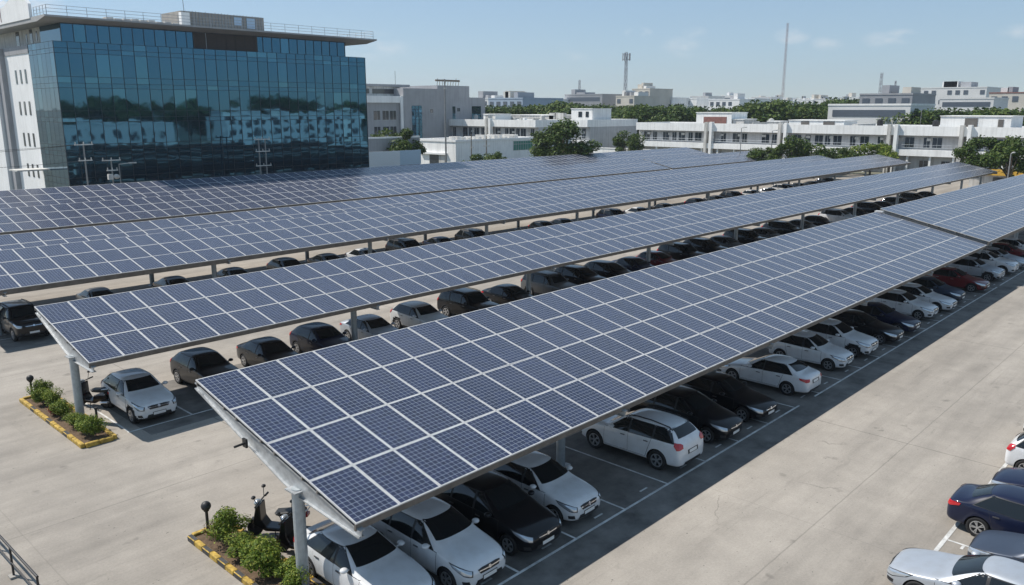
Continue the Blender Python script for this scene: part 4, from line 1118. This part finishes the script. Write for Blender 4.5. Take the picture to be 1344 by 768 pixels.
    for k in range(24):
        for j in range(3): ringf.append((k * 4 + j, k * 4 + j + 1, ((k + 1) % 24) * 4 + j + 1, ((k + 1) % 24) * 4 + j))
    rb_.add(ringv, ringf, 0)
    for k in range(5):
        for da in (-.16, .16):
            a = 2 * math.pi * k / 5; a2 = a + da
            rb_.beam((rr_ * .14 * math.cos(a), .085, rr_ * .14 * math.sin(a)), (rr_ * .9 * math.cos(a2), .092, rr_ * .9 * math.sin(a2)), rr_ * .13, .03, 0, (0, 1, 0))
    rb_.tube((0, .055, 0), (0, .105, 0), rr_ * .2, 12, 0)
    rim = tomesh(rb_, 'rim', ['rim', 'rim_dark'])
    KINDS[name] = dict(body=body, parts=parts, tyre=tyre, rim=rim, wheels=wheels, rad=rad, w=w, L=L)

car_kind('sedan', 4.5, .885, [
    (2.27, .62, .36, .56, .62, .40), (2.20, .82, .24, .64, .72, .54), (1.98, .94, .19, .71, .81, .62), (1.45, 1.0, .18, .81, .91, .68), (.98, 1.0, .18, .875, .985, .70),
    (.84, 1.0, .18, .89, 1.02, .70), (.45, 1.0, .18, .90, 1.235, .635), (.04, 1.0, .18, .91, 1.425, .58), (-.25, 1.0, .18, .92, 1.475, .585), (-.80, 1.0, .18, .935, 1.475, .58), (-1.15, 1.0, .19, .95, 1.41, .565),
    (-1.62, 1.0, .20, .975, 1.17, .63), (-1.80, .99, .21, .98, 1.085, .66), (-2.10, .94, .23, .96, 1.055, .62), (-2.23, .84, .28, .84, .95, .55), (-2.28, .64, .36, .62, .70, .42)],
    .84, .04, -1.15, -1.80, (1.40, -1.32), .325, 1.345)
car_kind('hatchback', 3.95, .86, [
    (1.99, .62, .36, .60, .66, .40), (1.93, .82, .24, .69, .77, .54), (1.72, .94, .19, .77, .88, .60), (1.25, 1.0, .18, .86, .97, .66), (.92, 1.0, .18, .905, 1.02, .68),
    (.78, 1.0, .18, .92, 1.06, .68), (.40, 1.0, .18, .93, 1.28, .62), (.02, 1.0, .18, .94, 1.47, .57), (-.25, 1.0, .18, .95, 1.525, .575), (-.95, 1.0, .18, .975, 1.52, .57), (-1.40, 1.0, .19, 1.0, 1.45, .555),
    (-1.72, .98, .20, 1.01, 1.17, .61), (-1.83, .96, .22, .98, 1.06, .62), (-1.92, .90, .26, .86, .93, .58), (-1.97, .70, .34, .64, .72, .46)],
    .78, .02, -1.40, -1.74, (1.22, -1.26), .315, 1.395, rear='hatch')
car_kind('suv', 4.6, .93, [
    (2.27, .66, .42, .72, .80, .44), (2.21, .84, .30, .84, .93, .58), (2.02, .95, .25, .93, 1.03, .66), (1.45, 1.0, .24, 1.02, 1.12, .72), (1.05, 1.0, .24, 1.05, 1.16, .74),
    (.92, 1.0, .24, 1.06, 1.19, .74), (.52, 1.0, .24, 1.07, 1.43, .68), (.14, 1.0, .24, 1.075, 1.63, .63), (-.15, 1.0, .24, 1.08, 1.70, .635), (-1.15, 1.0, .24, 1.10, 1.70, .635), (-1.80, 1.0, .25, 1.12, 1.64, .62),
    (-2.08, .99, .27, 1.14, 1.30, .67), (-2.18, .97, .29, 1.10, 1.18, .68), (-2.27, .90, .33, .92, 1.0, .62), (-2.31, .72, .40, .70, .78, .50)],
    .92, .14, -1.80, -2.10, (1.42, -1.36), .375, 1.565, rear='hatch', rails=True, split=(-.10, 0), quarter=-1.15)
car_kind('minivan', 4.5, .89, [
    (2.24, .62, .36, .60, .68, .40), (2.17, .82, .24, .70, .80, .54), (1.95, .94, .19, .79, .92, .62), (1.50, 1.0, .18, .88, 1.02, .68), (1.20, 1.0, .18, .92, 1.08, .70),
    (1.06, 1.0, .18, .93, 1.13, .70), (.62, 1.0, .18, .945, 1.36, .64), (.18, 1.0, .18, .955, 1.545, .59), (-.15, 1.0, .18, .965, 1.60, .595), (-1.05, 1.0, .18, .985, 1.595, .59), (-1.72, 1.0, .19, 1.01, 1.53, .575),
    (-2.02, .98, .20, 1.02, 1.20, .63), (-2.12, .96, .22, .99, 1.07, .64), (-2.21, .90, .26, .86, .94, .58), (-2.26, .70, .34, .64, .72, .46)],
    1.06, .18, -1.72, -2.04, (1.42, -1.36), .325, 1.455, rear='hatch', split=(-.02, 0), quarter=-1.0, mpv=True)

car_kind('crossover', 4.2, .90, [
    (2.10, .66, .38, .68, .76, .44), (2.04, .85, .27, .79, .87, .58), (1.85, .95, .22, .87, .97, .64), (1.32, 1.0, .21, .95, 1.05, .70), (.98, 1.0, .21, .985, 1.10, .72),
    (.84, 1.0, .21, .995, 1.13, .72), (.46, 1.0, .21, 1.005, 1.36, .66), (.10, 1.0, .21, 1.01, 1.55, .61), (-.18, 1.0, .21, 1.015, 1.615, .615), (-1.00, 1.0, .21, 1.04, 1.60, .61), (-1.50, 1.0, .22, 1.07, 1.53, .595),
    (-1.84, .98, .24, 1.09, 1.26, .64), (-1.95, .96, .26, 1.05, 1.14, .65), (-2.04, .90, .30, .90, .98, .60), (-2.09, .70, .38, .68, .76, .48)],
    .84, .10, -1.50, -1.86, (1.30, -1.28), .345, 1.475, rear='hatch', arches=True)
car_kind('boxy_suv', 4.3, .92, [
    (2.14, .74, .44, .82, .90, .50), (2.09, .88, .32, .93, 1.00, .64), (1.92, .96, .28, 1.00, 1.08, .70), (1.40, 1.0, .27, 1.06, 1.14, .75), (1.00, 1.0, .27, 1.08, 1.17, .76),
    (.88, 1.0, .27, 1.085, 1.20, .76), (.62, 1.0, .27, 1.09, 1.45, .71), (.36, 1.0, .27, 1.095, 1.68, .67), (.10, 1.0, .27, 1.10, 1.76, .675), (-1.20, 1.0, .27, 1.11, 1.77, .675), (-1.86, 1.0, .28, 1.12, 1.74, .665),
    (-2.02, .99, .30, 1.13, 1.36, .70), (-2.08, .98, .32, 1.10, 1.22, .71), (-2.13, .93, .36, .94, 1.02, .68), (-2.17, .80, .42, .74, .82, .56)],
    .88, .36, -1.86, -2.02, (1.32, -1.28), .37, 1.62, rear='hatch', rails=True, split=(.06, 0), quarter=-1.0, arches=True)
CAR_PROTO = {}
def make_car(kind, colour):
    K = KINDS[kind]; root = empty('parked_car')
    pm = PAINT[colour]
    def painted(nm, me, parent):
        o = link(nm, me, parent); o.material_slots[0].link = 'OBJECT'; o.material_slots[0].material = pm; return o
    painted('body', K['body'], root)
    made = []
    for nm, me, mt, loc, par in K['parts']:
        if mt is None:
            if not me.materials: me.materials.append(MATS['paint_white'])
            o = painted(nm, me, root)
        else: o = link(nm, me, made[par] if par is not None else root)
        made.append(o)
    for wx in K['wheels']:
        for s in (1, -1):
            wo = link('wheel', K['tyre'], root, (wx, s * (K['w'] - .125), K['rad']))
            if s < 0: wo.rotation_euler = (0, 0, math.pi)
            link('rim', K['rim'], wo)
    return root
rj = random.Random(5)
def car(kind, colour, x, y, label, group, nose=-90, jitter=True):
    k = (kind, colour)
    if k not in CAR_PROTO: c = CAR_PROTO[k] = make_car(kind, colour)
    else: c = copy_tree(CAR_PROTO[k])
    c.location = (x, y, 0); c.rotation_euler = (0, 0, R(nose + (rj.uniform(-1.3, 1.3) if jitter else 0)))
    return tag(c, label, 'car', group)
G1 = 'cars parked under the front canopy'
row1 = [('sedan', 'white', 11.65, -90, 'white saloon at the end of the row beside the scooters'),
        ('minivan', 'white', 13.85, -90, 'white compact car between the end saloon and a black people carrier'),
        ('minivan', 'black', 16.25, -90, 'black people carrier with chrome grille between two white cars'),
        ('hatchback', 'white', 18.5, -90, 'white hatchback beside the empty bay under the front canopy'),
        ('suv', 'white', 24.1, 90, 'white off-roader with roof rails parked tail out past the empty bay'),
        ('minivan', 'black', 27.4, -90, 'black car beside the tail-out white off-roader'),
        ('sedan', 'black', 30.4, -90, 'black saloon beside the tail-out white saloon'),
        ('sedan', 'white', 34.7, 90, 'white saloon parked tail out in the front row'),
        ('hatchback', 'white', 39.4, -90, 'white hatchback just past the tail-out white saloon'),
        ('crossover', 'white', 42.4, -90, 'white hatchback with a dark car on its far side, front row'),
        ('sedan', 'black', 45.9, -90, 'dark saloon just past the pair of white hatchbacks'),
        ('sedan', 'navy', 48.8, -90, 'dark blue saloon next to the dark saloon, before another white pair'),
        ('hatchback', 'white', 53.0, -90, 'white hatchback past the two dark saloons, nearer of a white pair'),
        ('sedan', 'white', 55.9, -90, 'white saloon past the two dark saloons, farther of a white pair'),
        ('hatchback', 'slate', 58.8, -90, 'bluish grey hatchback between a white saloon and the dark red car'),
        ('sedan', 'maroon', 63.8, -90, 'dark red saloon under the joint of the two canopy sections'),
        ('crossover', 'silver', 68.6, -90, 'silver off-roader just past the dark red saloon'),
        ('suv', 'white', 72.2, -90, 'white off-roader past the silver one in the front row'),
        ('sedan', 'silver', 75.6, -90, 'silver saloon behind the white off-roader at the far end of the front row'),
        ('sedan', 'maroon', 79.0, -90, 'second dark red car, far along the front row past the joint'),
        ('hatchback', 'white', 82.2, -90, 'white hatchback farthest along the front row')]
for kd, co, x, nz, lb in row1: car(kd, co, x, 16.6 if x < 12 else 16.15, lb, G1, nz)
ORD = ['first', 'second', 'third', 'fourth', 'fifth', 'sixth', 'seventh', 'eighth', 'ninth', 'tenth', 'eleventh', 'twelfth', 'thirteenth', 'fourteenth', 'fifteenth', 'sixteenth', 'seventeenth',
       'eighteenth', 'nineteenth', 'twentieth'] + ['twenty-' + q for q in ('first', 'second', 'third', 'fourth', 'fifth', 'sixth', 'seventh', 'eighth', 'ninth')] + ['thirtieth'] + ['thirty-' + q for q in ('first', 'second', 'third', 'fourth', 'fifth', 'sixth')]
KW = dict(crossover='tall hatchback', boxy_suv='boxy off-roader', sedan='saloon', hatchback='hatchback', suv='off-roader', minivan='people carrier')
CW = dict(white='white', silver='silver', black='black', navy='dark blue', maroon='dark red', slate='bluish grey', grey='grey', pearl='pale')
G2 = 'cars parked under the second canopy'
row2 = [('crossover', 'white', 12.95), ('crossover', 'black', 16.5), ('sedan', 'black', 19.9), ('crossover', 'navy', 22.95), ('sedan', 'silver', 26.2), ('crossover', 'pearl', 29.7), ('boxy_suv', 'black', 33.6), ('sedan', 'black', 37.4),
        ('boxy_suv', 'grey', 41.3), ('suv', 'black', 44.6), ('minivan', 'black', 48.0), ('sedan', 'navy', 51.4), ('hatchback', 'maroon', 54.6), ('boxy_suv', 'black', 58.2), ('suv', 'black', 62.0), ('hatchback', 'grey', 65.6), ('boxy_suv', 'black', 69.2),
        ('sedan', 'grey', 73.2), ('suv', 'black', 77.2), ('sedan', 'grey', 81.4), ('hatchback', 'black', 85.4), ('suv', 'white', 91.0), ('sedan', 'black', 96), ('suv', 'black', 100.5), ('sedan', 'navy', 105), ('minivan', 'black', 110), ('suv', 'black', 116), ('sedan', 'black', 122)]
for i, (kd, co, x) in enumerate(row2):
    lb = 'white hatchback by the flower bed under the second canopy' if i == 0 else f'{CW[co]} {KW[kd]}, {ORD[i]} car from the flower bed under the second canopy'
    car(kd, co, x, 34.3 if i == 0 else 35.25, lb, G2)
G3 = 'cars parked under the third canopy'
row3 = [('boxy_suv', 'black', 13.4), ('sedan', 'grey', 18.6), ('sedan', 'black', 23.6), ('sedan', 'black', 28.0), ('crossover', 'black', 32.3), ('sedan', 'black', 36.0), ('sedan', 'white', 39.6), ('boxy_suv', 'black', 43.9), ('sedan', 'navy', 48.0), ('suv', 'black', 52.2),
        ('hatchback', 'black', 62.0), ('sedan', 'navy', 65.2), ('suv', 'navy', 74.0), ('sedan', 'white', 79), ('sedan', 'black', 84.5), ('hatchback', 'navy', 92.0), ('sedan', 'black', 97.0), ('suv', 'black', 101.5), ('hatchback', 'white', 107), ('sedan', 'white', 112), ('suv', 'white', 117), ('hatchback', 'black', 122), ('sedan', 'black', 127), ('suv', 'black', 133)]
for i, (kd, co, x) in enumerate(row3):
    lb = 'black off-roader wholly in shade at the near end under the third canopy' if i == 0 else f'{CW[co]} {KW[kd]}, {ORD[i]} car from the near end under the third canopy'
    car(kd, co, x, 51.5 if i == 0 else 53.7, lb, G3)
G4 = 'cars parked in the open row'
for kd, co, x, y, nz, lb in [('sedan', 'silver', 21.9, 3.9, 90, 'silver saloon parked nose out in full sun'),
                             ('hatchback', 'slate', 24.35, 2.85, 90, 'bluish grey hatchback set back between the silver and dark blue saloons'),
                             ('sedan', 'navy', 26.75, 3.75, -90, 'dark blue saloon with red tail lights showing, parked tail out in the sun'),
                             ('hatchback', 'navy', 29.5, 3.5, 90, 'dark blue hatchback behind the tail-out blue saloon'),
                             ('hatchback', 'white', 32.5, 3.75, -90, 'white hatchback parked tail out in the sun past the dark blue pair'),
                             ('suv', 'white', 36.0, 3.6, 90, 'white off-roader at the far end of the sunlit open row')]:
    car(kd, co, x, y, lb, G4, nz)

# ------------------------------------------------------------------ scooters
def scooter(x, y, rz, label):
    r = empty('scooter', (x, y, 0), R(rz), label, 'scooter', 'scooters by the flower beds'); r.scale = (1.08, 1.3, 1.1)
    for wx, rr_ in ((.63, .23), (-.60, .23)):
        mb = MB(); n = 18; vs = []; fs = []
        prof = [(rr_ * .6, -.04), (rr_ * .9, -.055), (rr_, -.02), (rr_, .02), (rr_ * .9, .055), (rr_ * .6, .04)]
        for k in range(n):
            a = 2 * math.pi * k / n
            for q, yy in prof: vs.append((wx + q * math.cos(a), yy, rr_ + q * math.sin(a)))
        for k in range(n):
            for j in range(6): fs.append((k * 6 + j, k * 6 + (j + 1) % 6, ((k + 1) % n) * 6 + (j + 1) % 6, ((k + 1) % n) * 6 + j))
        mb.add(vs, fs); wo = mb.build('wheel', 'tyre', r, smooth=True)
        MB().tube((wx, -.03, rr_), (wx, .03, rr_), rr_ * .6, 12).build('rim', 'rim_dark', wo)
    MB().tube((.63, .08, .25), (.45, .05, .95), .025, 8).tube((.63, -.08, .25), (.45, -.05, .95), .025, 8).box(.40, .72, -.07, .07, .42, .5).build('fork', 'black_metal', r)
    # apron, floorboard, tail as one shaped shell
    mb = MB()
    mb.prism([(.62, .42), (.50, .95), (.38, 1.0), (.36, .55), (.22, .34), (-.15, .32), (-.22, .55), (-.75, .62), (-.85, .72), (-.80, .48), (-.45, .34), (-.25, .22), (.25, .22)], 'y', -.17, .17)
    mb.build('body_shell', 'paint_black', r, bevel=.02)
    mb = MB(); mb.prism([(-.12, .66), (.0, .76), (-.35, .80), (-.55, .86), (-.86, .84), (-.86, .74), (-.5, .68)], 'y', -.14, .14); mb.build('seat', 'seat_vinyl', r, bevel=.025)
    MB().path([(.40, -.36, 1.06), (.44, -.15, 1.02), (.44, .15, 1.02), (.40, .36, 1.06)], .02, 6).tube((.40, .24, 1.05), (.385, .38, 1.06), .03, 8).tube((.40, -.24, 1.05), (.385, -.38, 1.06), .03, 8).build('handlebar', 'black_metal', r)
    MB().ball((.50, 0, .98), .11, 0, 10, 7, .9).build('headlight', 'lamp_clear', r, smooth=True)
    for s in (1, -1): MB().path([(.42, .2 * s, 1.04), (.46, .28 * s, 1.25)], .01, 5).ball((.46, .30 * s, 1.3), .065, 0, 8, 5, .7).build('mirror', 'black_metal', r)
    MB().box(-.95, -.87, -.09, .09, .66, .74).build('tail_light', 'lamp_red', r)
    MB().path([(-.55, .15, .3), (-.95, .17, .36)], .05, 8).build('exhaust', 'rim', r)
    MB().path([(-.62, -.13, .82), (-.98, -.13, .9), (-.98, .13, .9), (-.62, .13, .82)], .014, 6).build('grab_rail', 'rim', r)
    MB().tube((0, .12, .25), (-.12, .28, .0), .014, 6).build('kickstand', 'black_metal', r)
    return r
scooter(11.4, 20.6, 128, 'black scooter standing in sun between the shrubs and the canopy shade')
scooter(11.35, 19.1, 118, 'black scooter beside the canopy post and the white saloon')
scooter(11.75, 36.2, 115, 'black scooter behind the flower bed of the second canopy')

# ------------------------------------------------------------------ plants
def leaf_cloud(name, clumps, nleaf, leaf, matn, parent=None, seed=1, flat=.45):
    """leaf-sized faces spread through clump volumes [(centre, radius, squash)]"""
    rs = np.random.RandomState(seed); V = []; 
    for (c, rad, sq) in clumps:
        n = nleaf
        d = rs.normal(size=(n, 3)); d /= np.linalg.norm(d, axis=1)[:, None]
        rr_ = rad * rs.uniform(.25, 1, (n, 1)) ** .5 * rs.uniform(.75, 1.12, (n, 1))
        p = np.array(c) + d * rr_ * np.array([1, 1, sq])
        nrm = d * .6 + rs.normal(size=(n, 3)) * .6 + np.array([0, 0, flat]); nrm /= np.linalg.norm(nrm, axis=1)[:, None]
        a = np.cross(nrm, rs.normal(size=(n, 3))); a /= np.linalg.norm(a, axis=1)[:, None]; b = np.cross(nrm, a)
        s = leaf * rs.uniform(.6, 1.25, (n, 1)); w = s * .55
        q = np.stack([p - a * s, p - b * w + nrm * s * .12, p + a * s, p + b * w + nrm * s * .12], 1)
        V.append(q)
    V = np.concatenate(V).reshape(-1, 3); k = len(V) // 4
    me = bpy.data.meshes.new(name); me.from_pydata([], [], [])
    me.vertices.add(len(V)); me.vertices.foreach_set('co', V.astype('f').ravel())
    me.loops.add(4 * k); me.loops.foreach_set('vertex_index', np.arange(4 * k, dtype='i'))
    me.polygons.add(k); me.polygons.foreach_set('loop_start', np.arange(0, 4 * k, 4, dtype='i')); me.polygons.foreach_set('loop_total', np.full(k, 4, 'i'))
    me.materials.append(MATS[matn]); me.update(calc_edges=True); me.validate()
    return link(name, me, parent)
def tree_proto(name, seed, H, R_, nclump, nleaf, leaf, matn, trunk_h, label=None):
    rs = random.Random(seed); r = empty(name)
    clumps = []; tr = MB()
    tr.tube((0, 0, 0), (.1, .05, trunk_h), .028 * H, 9, 0, .02 * H)
    cz = (H + trunk_h) / 2 + .3; hz = (H - trunk_h) / 2
    for i in range(nclump):
        a = rs.uniform(0, 2 * math.pi); u = rs.uniform(-.75, 1); q = math.sqrt(max(.08, 1 - u * u)) * rs.uniform(.45, .95)
        c = Vector((R_ * q * math.cos(a), R_ * q * math.sin(a), cz + hz * u * .8))
        clumps.append((c, R_ * rs.uniform(.24, .42), rs.uniform(.6, .85)))
        if i % 2 == 0:
            m_ = Vector((c.x * .35, c.y * .35, trunk_h + (c.z - trunk_h) * .4))
            tr.tube((.1, .05, trunk_h * .9), m_, .012 * H, 6, 0, .009 * H); tr.tube(m_, c, .009 * H, 6, 0, .003 * H)
    tr.build('trunk', 'bark', r)
    leaf_cloud('crown', clumps, nleaf, leaf, matn, r, seed)
    return r
PT = [tree_proto('broadleaf_tree', 11, 9.5, 4.6, 26, 300, .26, 'leaf_dark', 2.6), tree_proto('broadleaf_tree', 12, 7.5, 4.0, 20, 260, .24, 'leaf_mid', 2.0),
      tree_proto('broadleaf_tree', 13, 10.5, 6.2, 26, 220, .36, 'leaf_dark', 2.8), tree_proto('broadleaf_tree', 14, 9.0, 5.6, 22, 220, .36, 'leaf_mid', 2.5),
      tree_proto('broadleaf_tree', 15, 6.2, 3.2, 16, 240, .2, 'leaf_bright', 1.6), tree_proto('broadleaf_tree', 16, 5.0, 3.3, 16, 260, .2, 'leaf_mid', 1.0)]
used = set()
def tree(k, x, y, s, label, group=None, sz=None, rz=None):
    o = PT[k] if k not in used else copy_tree(PT[k])
    used.add(k); o.location = (x, y, 0); o.scale = (s, s, sz or s); o.rotation_euler = (0, 0, rj.uniform(0, 6.28) if rz is None else rz)
    return tag(o, label, 'tree', group)
def tpx(k, px, dist, ytop, label, group=None, wide=1.0):
    x, y = far(px, dist); h = CAM_H + (142.7 - ytop) * dist / 1062.
    H = (9.5, 7.5, 10.5, 9.0, 6.2, 5.0)[k]; s = h / (H + .4)
    return tree(k, x, y, s * wide, label, group, sz=s)
tpx(0, 735, 146, 159, 'big dark tree hiding the corner of the flat white buildings', wide=1.22)
tpx(1, 824, 190, 171, 'bright green tree in the gap beside the blank grey end wall')
tpx(0, 1298, 137, 180, 'dense tree before the office row at the far canopy end', wide=1.05)
tpx(1, 1338, 126, 178, 'darker tree standing beside the grey lamp post', wide=1.0)
tpx(1, 1046, 158, 177, 'slim young tree before the office row gallery windows', wide=.95)
tpx(4, 1150, 160, 187, 'spreading bright shrub-like tree before the piered wall', wide=1.4)
tpx(5, 1010, 160, 191, 'low green bush tree by the lamp post at the canopy ends', wide=1.2)
tpx(5, 1072, 160, 186, 'low bushy tree next to the slim young tree', wide=1.3)
tpx(5, 1110, 162, 191, 'small round tree between the slim young tree and the spreading one', wide=1.1)
tpx(4, 1170, 162, 186, 'small upright tree by the white pier of the office row', wide=.8)
tpx(5, 628, 134, 199, 'light green bush before the shed side wall, over the canopy edge', wide=1.3)
tpx(5, 656, 136, 197, 'tiny dark bush beside the green glazed strip', wide=.7)
tpx(5, 524, 158, 167, 'green bush on the ground beside the grey office terrace', wide=1.0)
GT = 'trees of the green belt'
LT = 'rounded green tree in the dense tree belt behind the flat white buildings'
rt = random.Random(21)
for px, d, yt in [(622, 265, 140), (640, 268, 138), (690, 262, 138), (705, 270, 137), (722, 262, 136), (742, 255, 133), (756, 250, 134), (770, 262, 135), (782, 270, 137), (832, 240, 136), (846, 250, 139), (862, 240, 140), (874, 235, 138), (890, 240, 137), (962, 245, 139), (980, 238, 137),
                  (1000, 250, 136), (1018, 240, 132), (1034, 232, 130), (1050, 240, 133), (1066, 250, 136), (1082, 262, 136), (1098, 300, 131), (1112, 305, 129), (1180, 225, 140), (1192, 225, 142), (1208, 222, 140), (1222, 218, 141), (1236, 222, 146), (1258, 218, 148), (1275, 220, 143), (1292, 214, 140), (1306, 216, 142),
                  (1322, 210, 146), (1338, 206, 142), (1350, 205, 144), (905, 260, 139), (920, 265, 140), (940, 262, 140), (812, 262, 139), (795, 275, 139), (660, 285, 140), (676, 280, 141)]:
    tpx(rt.choice((2, 3)), px + rt.uniform(-3, 3), d, yt + rt.uniform(-1, 1.2), LT, GT, rt.uniform(.95, 1.25))
for i in range(30):
    px = rt.uniform(600, 1344); d = rt.uniform(330, 620)
    tpx(rt.choice((2, 3)), px, d, 142.7 - rt.uniform(-3, 1.8), LT, GT, rt.uniform(1.1, 1.7))
# avenue across the road on the camera's side (mirrored in the glass office)
for i in range(9):
    tree(rt.choice((2, 3)), 66 + 15 * i + rt.uniform(-3, 3), -68 + rt.uniform(-4, 4), rt.uniform(1.3, 1.8), 'tall avenue tree across the road, mirrored in the glass office', 'avenue trees')

def shrub_proto(seed, matn, h, rad, n=8, nleaf=360, leaf=.034):
    rs = random.Random(seed); r = empty('shrub'); cl = []; st_ = MB()
    for i in range(n):
        a = rs.uniform(0, 6.28); q = rad * rs.uniform(.0, .75)
        c = Vector((q * math.cos(a), q * math.sin(a), h * rs.uniform(.35, .85))); cl.append((c, rad * rs.uniform(.38, .6), .85))
        st_.tube((c.x * .2, c.y * .2, 0), c, .012, 5, 0, .006)
    st_.build('stems', 'bark', r); leaf_cloud('foliage', cl, nleaf, leaf, matn, r, seed, .7)
    return r
SP = dict(a=shrub_proto(31, 'leaf_bright', .80, .56), b=shrub_proto(32, 'leaf_bright', .72, .56), c=shrub_proto(33, 'leaf_bright', .62, .46), d=shrub_proto(34, 'leaf_red', .42, .34, 5, 120), e=shrub_proto(35, 'leaf_dry', .45, .38, 5, 110))
sused = set()
def shrub(k, x, y, s, label, group):
    o = SP[k] if k not in sused else copy_tree(SP[k]); sused.add(k)
    o.location = (x, y, .05); s *= rj.uniform(.92, 1.12); o.scale = (s * rj.uniform(.9, 1.15), s * rj.uniform(.9, 1.15), s * rj.uniform(.75, 1.1)); o.rotation_euler = (0, 0, rj.uniform(0, 6.28))
    return tag(o, label, 'shrub', group)
def planter(x0, x1, y0, y1, label, black_every=2):
    """flower bed edged with kerb blocks painted yellow and black"""
    r = empty('flower_bed', (x0, y0, 0), 0, label, 'flower bed', 'kerbed flower beds')
    W_, L_ = x1 - x0, y1 - y0; mb = MB(); kw = .16; h = .17
    def run(p, q):
        p, q = Vector(p), Vector(q); n = max(1, round((q - p).length / .48)); d = (q - p) / n
        for i in range(n):
            a = p + d * i + d.normalized() * .008; b = p + d * (i + 1) - d.normalized() * .008
            mb.beam((a.x, a.y, h / 2), (b.x, b.y, h / 2), kw, h + rj.uniform(-.015, .02), 1 if i % black_every == black_every - 1 else 0)
    run((0, .0, 0), (0, L_, 0)); run((W_, 0, 0), (W_, L_, 0)); run((kw * .5, 0, 0), (W_ - kw * .5, 0, 0)); run((kw * .5, L_, 0), (W_ - kw * .5, L_, 0))
    mb.build('kerb', ['yellow_paint', 'black_paint'], r, bevel=.02)
    MB().box(kw / 2, W_ - kw / 2, kw / 2, L_ - kw / 2, 0, .09).build('soil', 'soil', r)
    return r
planter(9.45, 10.7, 16.7, 22.3, 'flower bed with yellow and black kerb at the foot of the front canopy post')
planter(9.75, 10.95, 31.8, 39.2, 'flower bed with mostly yellow kerb round the second canopy post', 4)
GB1, GB2 = 'shrubs in the front flower bed', 'shrubs in the second flower bed'
for k, x, y, s, lb in [('e', 10.05, 21.85, 1.0, 'dry brown shrub by the round-topped bollard, front flower bed'), ('a', 10.1, 21.25, 1.1, 'tall bright shrub next to the dry one in the front flower bed'), ('b', 10.2, 20.5, 1.05, 'middle green shrub leaning towards the scooter, front flower bed'),
                       ('c', 10.0, 19.75, 1.15, 'bright rounded shrub over the striped kerb, front flower bed'), ('a', 10.05, 19.0, 1.1, 'largest leafy shrub in the front flower bed'), ('c', 10.15, 18.25, 1.1, 'bright low shrub beside the front canopy post'), ('b', 9.95, 17.4, .9, 'shrub in front of the front canopy post foot')]:
    shrub(k, x, y, s, lb, GB1)
for k, x, y, s, lb in [('a', 10.35, 38.6, 1.1, 'bright shrub by the round-topped bollard, second flower bed'), ('c', 10.3, 37.7, 1.2, 'second shrub from the bollard in the second flower bed'), ('b', 10.4, 36.8, 1.1, 'dense green shrub in the middle of the second flower bed'), ('d', 10.1, 36.1, 1.0, 'small red-leaved shrub at the yellow kerb'),
                       ('a', 10.35, 35.6, 1.1, 'tall shrub just behind the second canopy post'), ('b', 10.3, 34.2, 1.0, 'shrub at the foot of the second canopy post'), ('c', 10.5, 33.3, 1.15, 'bright shrub before the dark bollard, second flower bed'), ('a', 10.4, 32.5, 1.0, 'last shrub at the rounded kerb end, second flower bed')]:
    shrub(k, x, y, s, lb, GB2)
def bollard(x, y, label, h=.95, ball=True):
    r = empty('bollard_lamp' if ball else 'bollard', (x, y, 0), 0, label, 'bollard')
    MB().tube((0, 0, 0), (0, 0, h), .045, 10).tube((0, 0, 0), (0, 0, .06), .09, 12).build('post', 'black_metal', r)
    if ball: MB().ball((0, 0, h + .1), .15, 0, 14, 10).tube((0, 0, h - .06), (0, 0, h), .08, 10).build('globe', 'trim', r, smooth=True)
    else: MB().tube((0, 0, h), (0, 0, h + .08), .07, 10).build('cap', 'trim', r)
bollard(9.9, 22.0, 'dark round-topped bollard at the corner of the front flower bed')
bollard(10.15, 38.95, 'dark round-topped bollard at the far end of the second flower bed')
bollard(10.75, 33.0, 'plain dark bollard inside the second flower bed near the canopy post', 1.0, False)

# guard rail at the picture's lower corner
gr = empty('guard_rail', (5.2, 22.6, 0), 0, 'dark metal guard rail standing on the pale concrete', 'railing')
MB().tube((.0, -.9, .95), (-.1, 6, .95), .035, 8).build('top_rail', 'black_metal', gr)
MB().tube((.0, -.9, .45), (-.1, 6, .45), .02, 8).build('mid_rail', 'black_metal', gr)
for k in range(4):
    p = MB().tube((-.02 * k, -.86 + 2.2 * k, 0), (-.02 * k, -.86 + 2.2 * k, .95), .03, 8).build('rail_post', 'black_metal', gr)
    MB().box(-.12 - .02 * k, .12 - .02 * k, -.98 + 2.2 * k, -.74 + 2.2 * k, 0, .06).build('footing', 'concrete', p)

# ------------------------------------------------------------------ the air: thin even haze over the city
hb = MB().box(-200, 2600, -420, 2600, -1.2, 130).build('haze', [])
hm = bpy.data.materials.new('haze'); hm.use_nodes = True
hn, hl = nodes(hm); hn.remove(hn['Principled BSDF'])
pv = hn.new('ShaderNodeVolumePrincipled'); pv.inputs['Color'].default_value = (.80, .88, .97, 1); pv.inputs['Density'].default_value = .00018; pv.inputs['Anisotropy'].default_value = .3
hl.new(pv.outputs[0], hn['Material Output'].inputs['Volume'])
hb.data.materials.append(hm); tag(hb, kind='stuff')
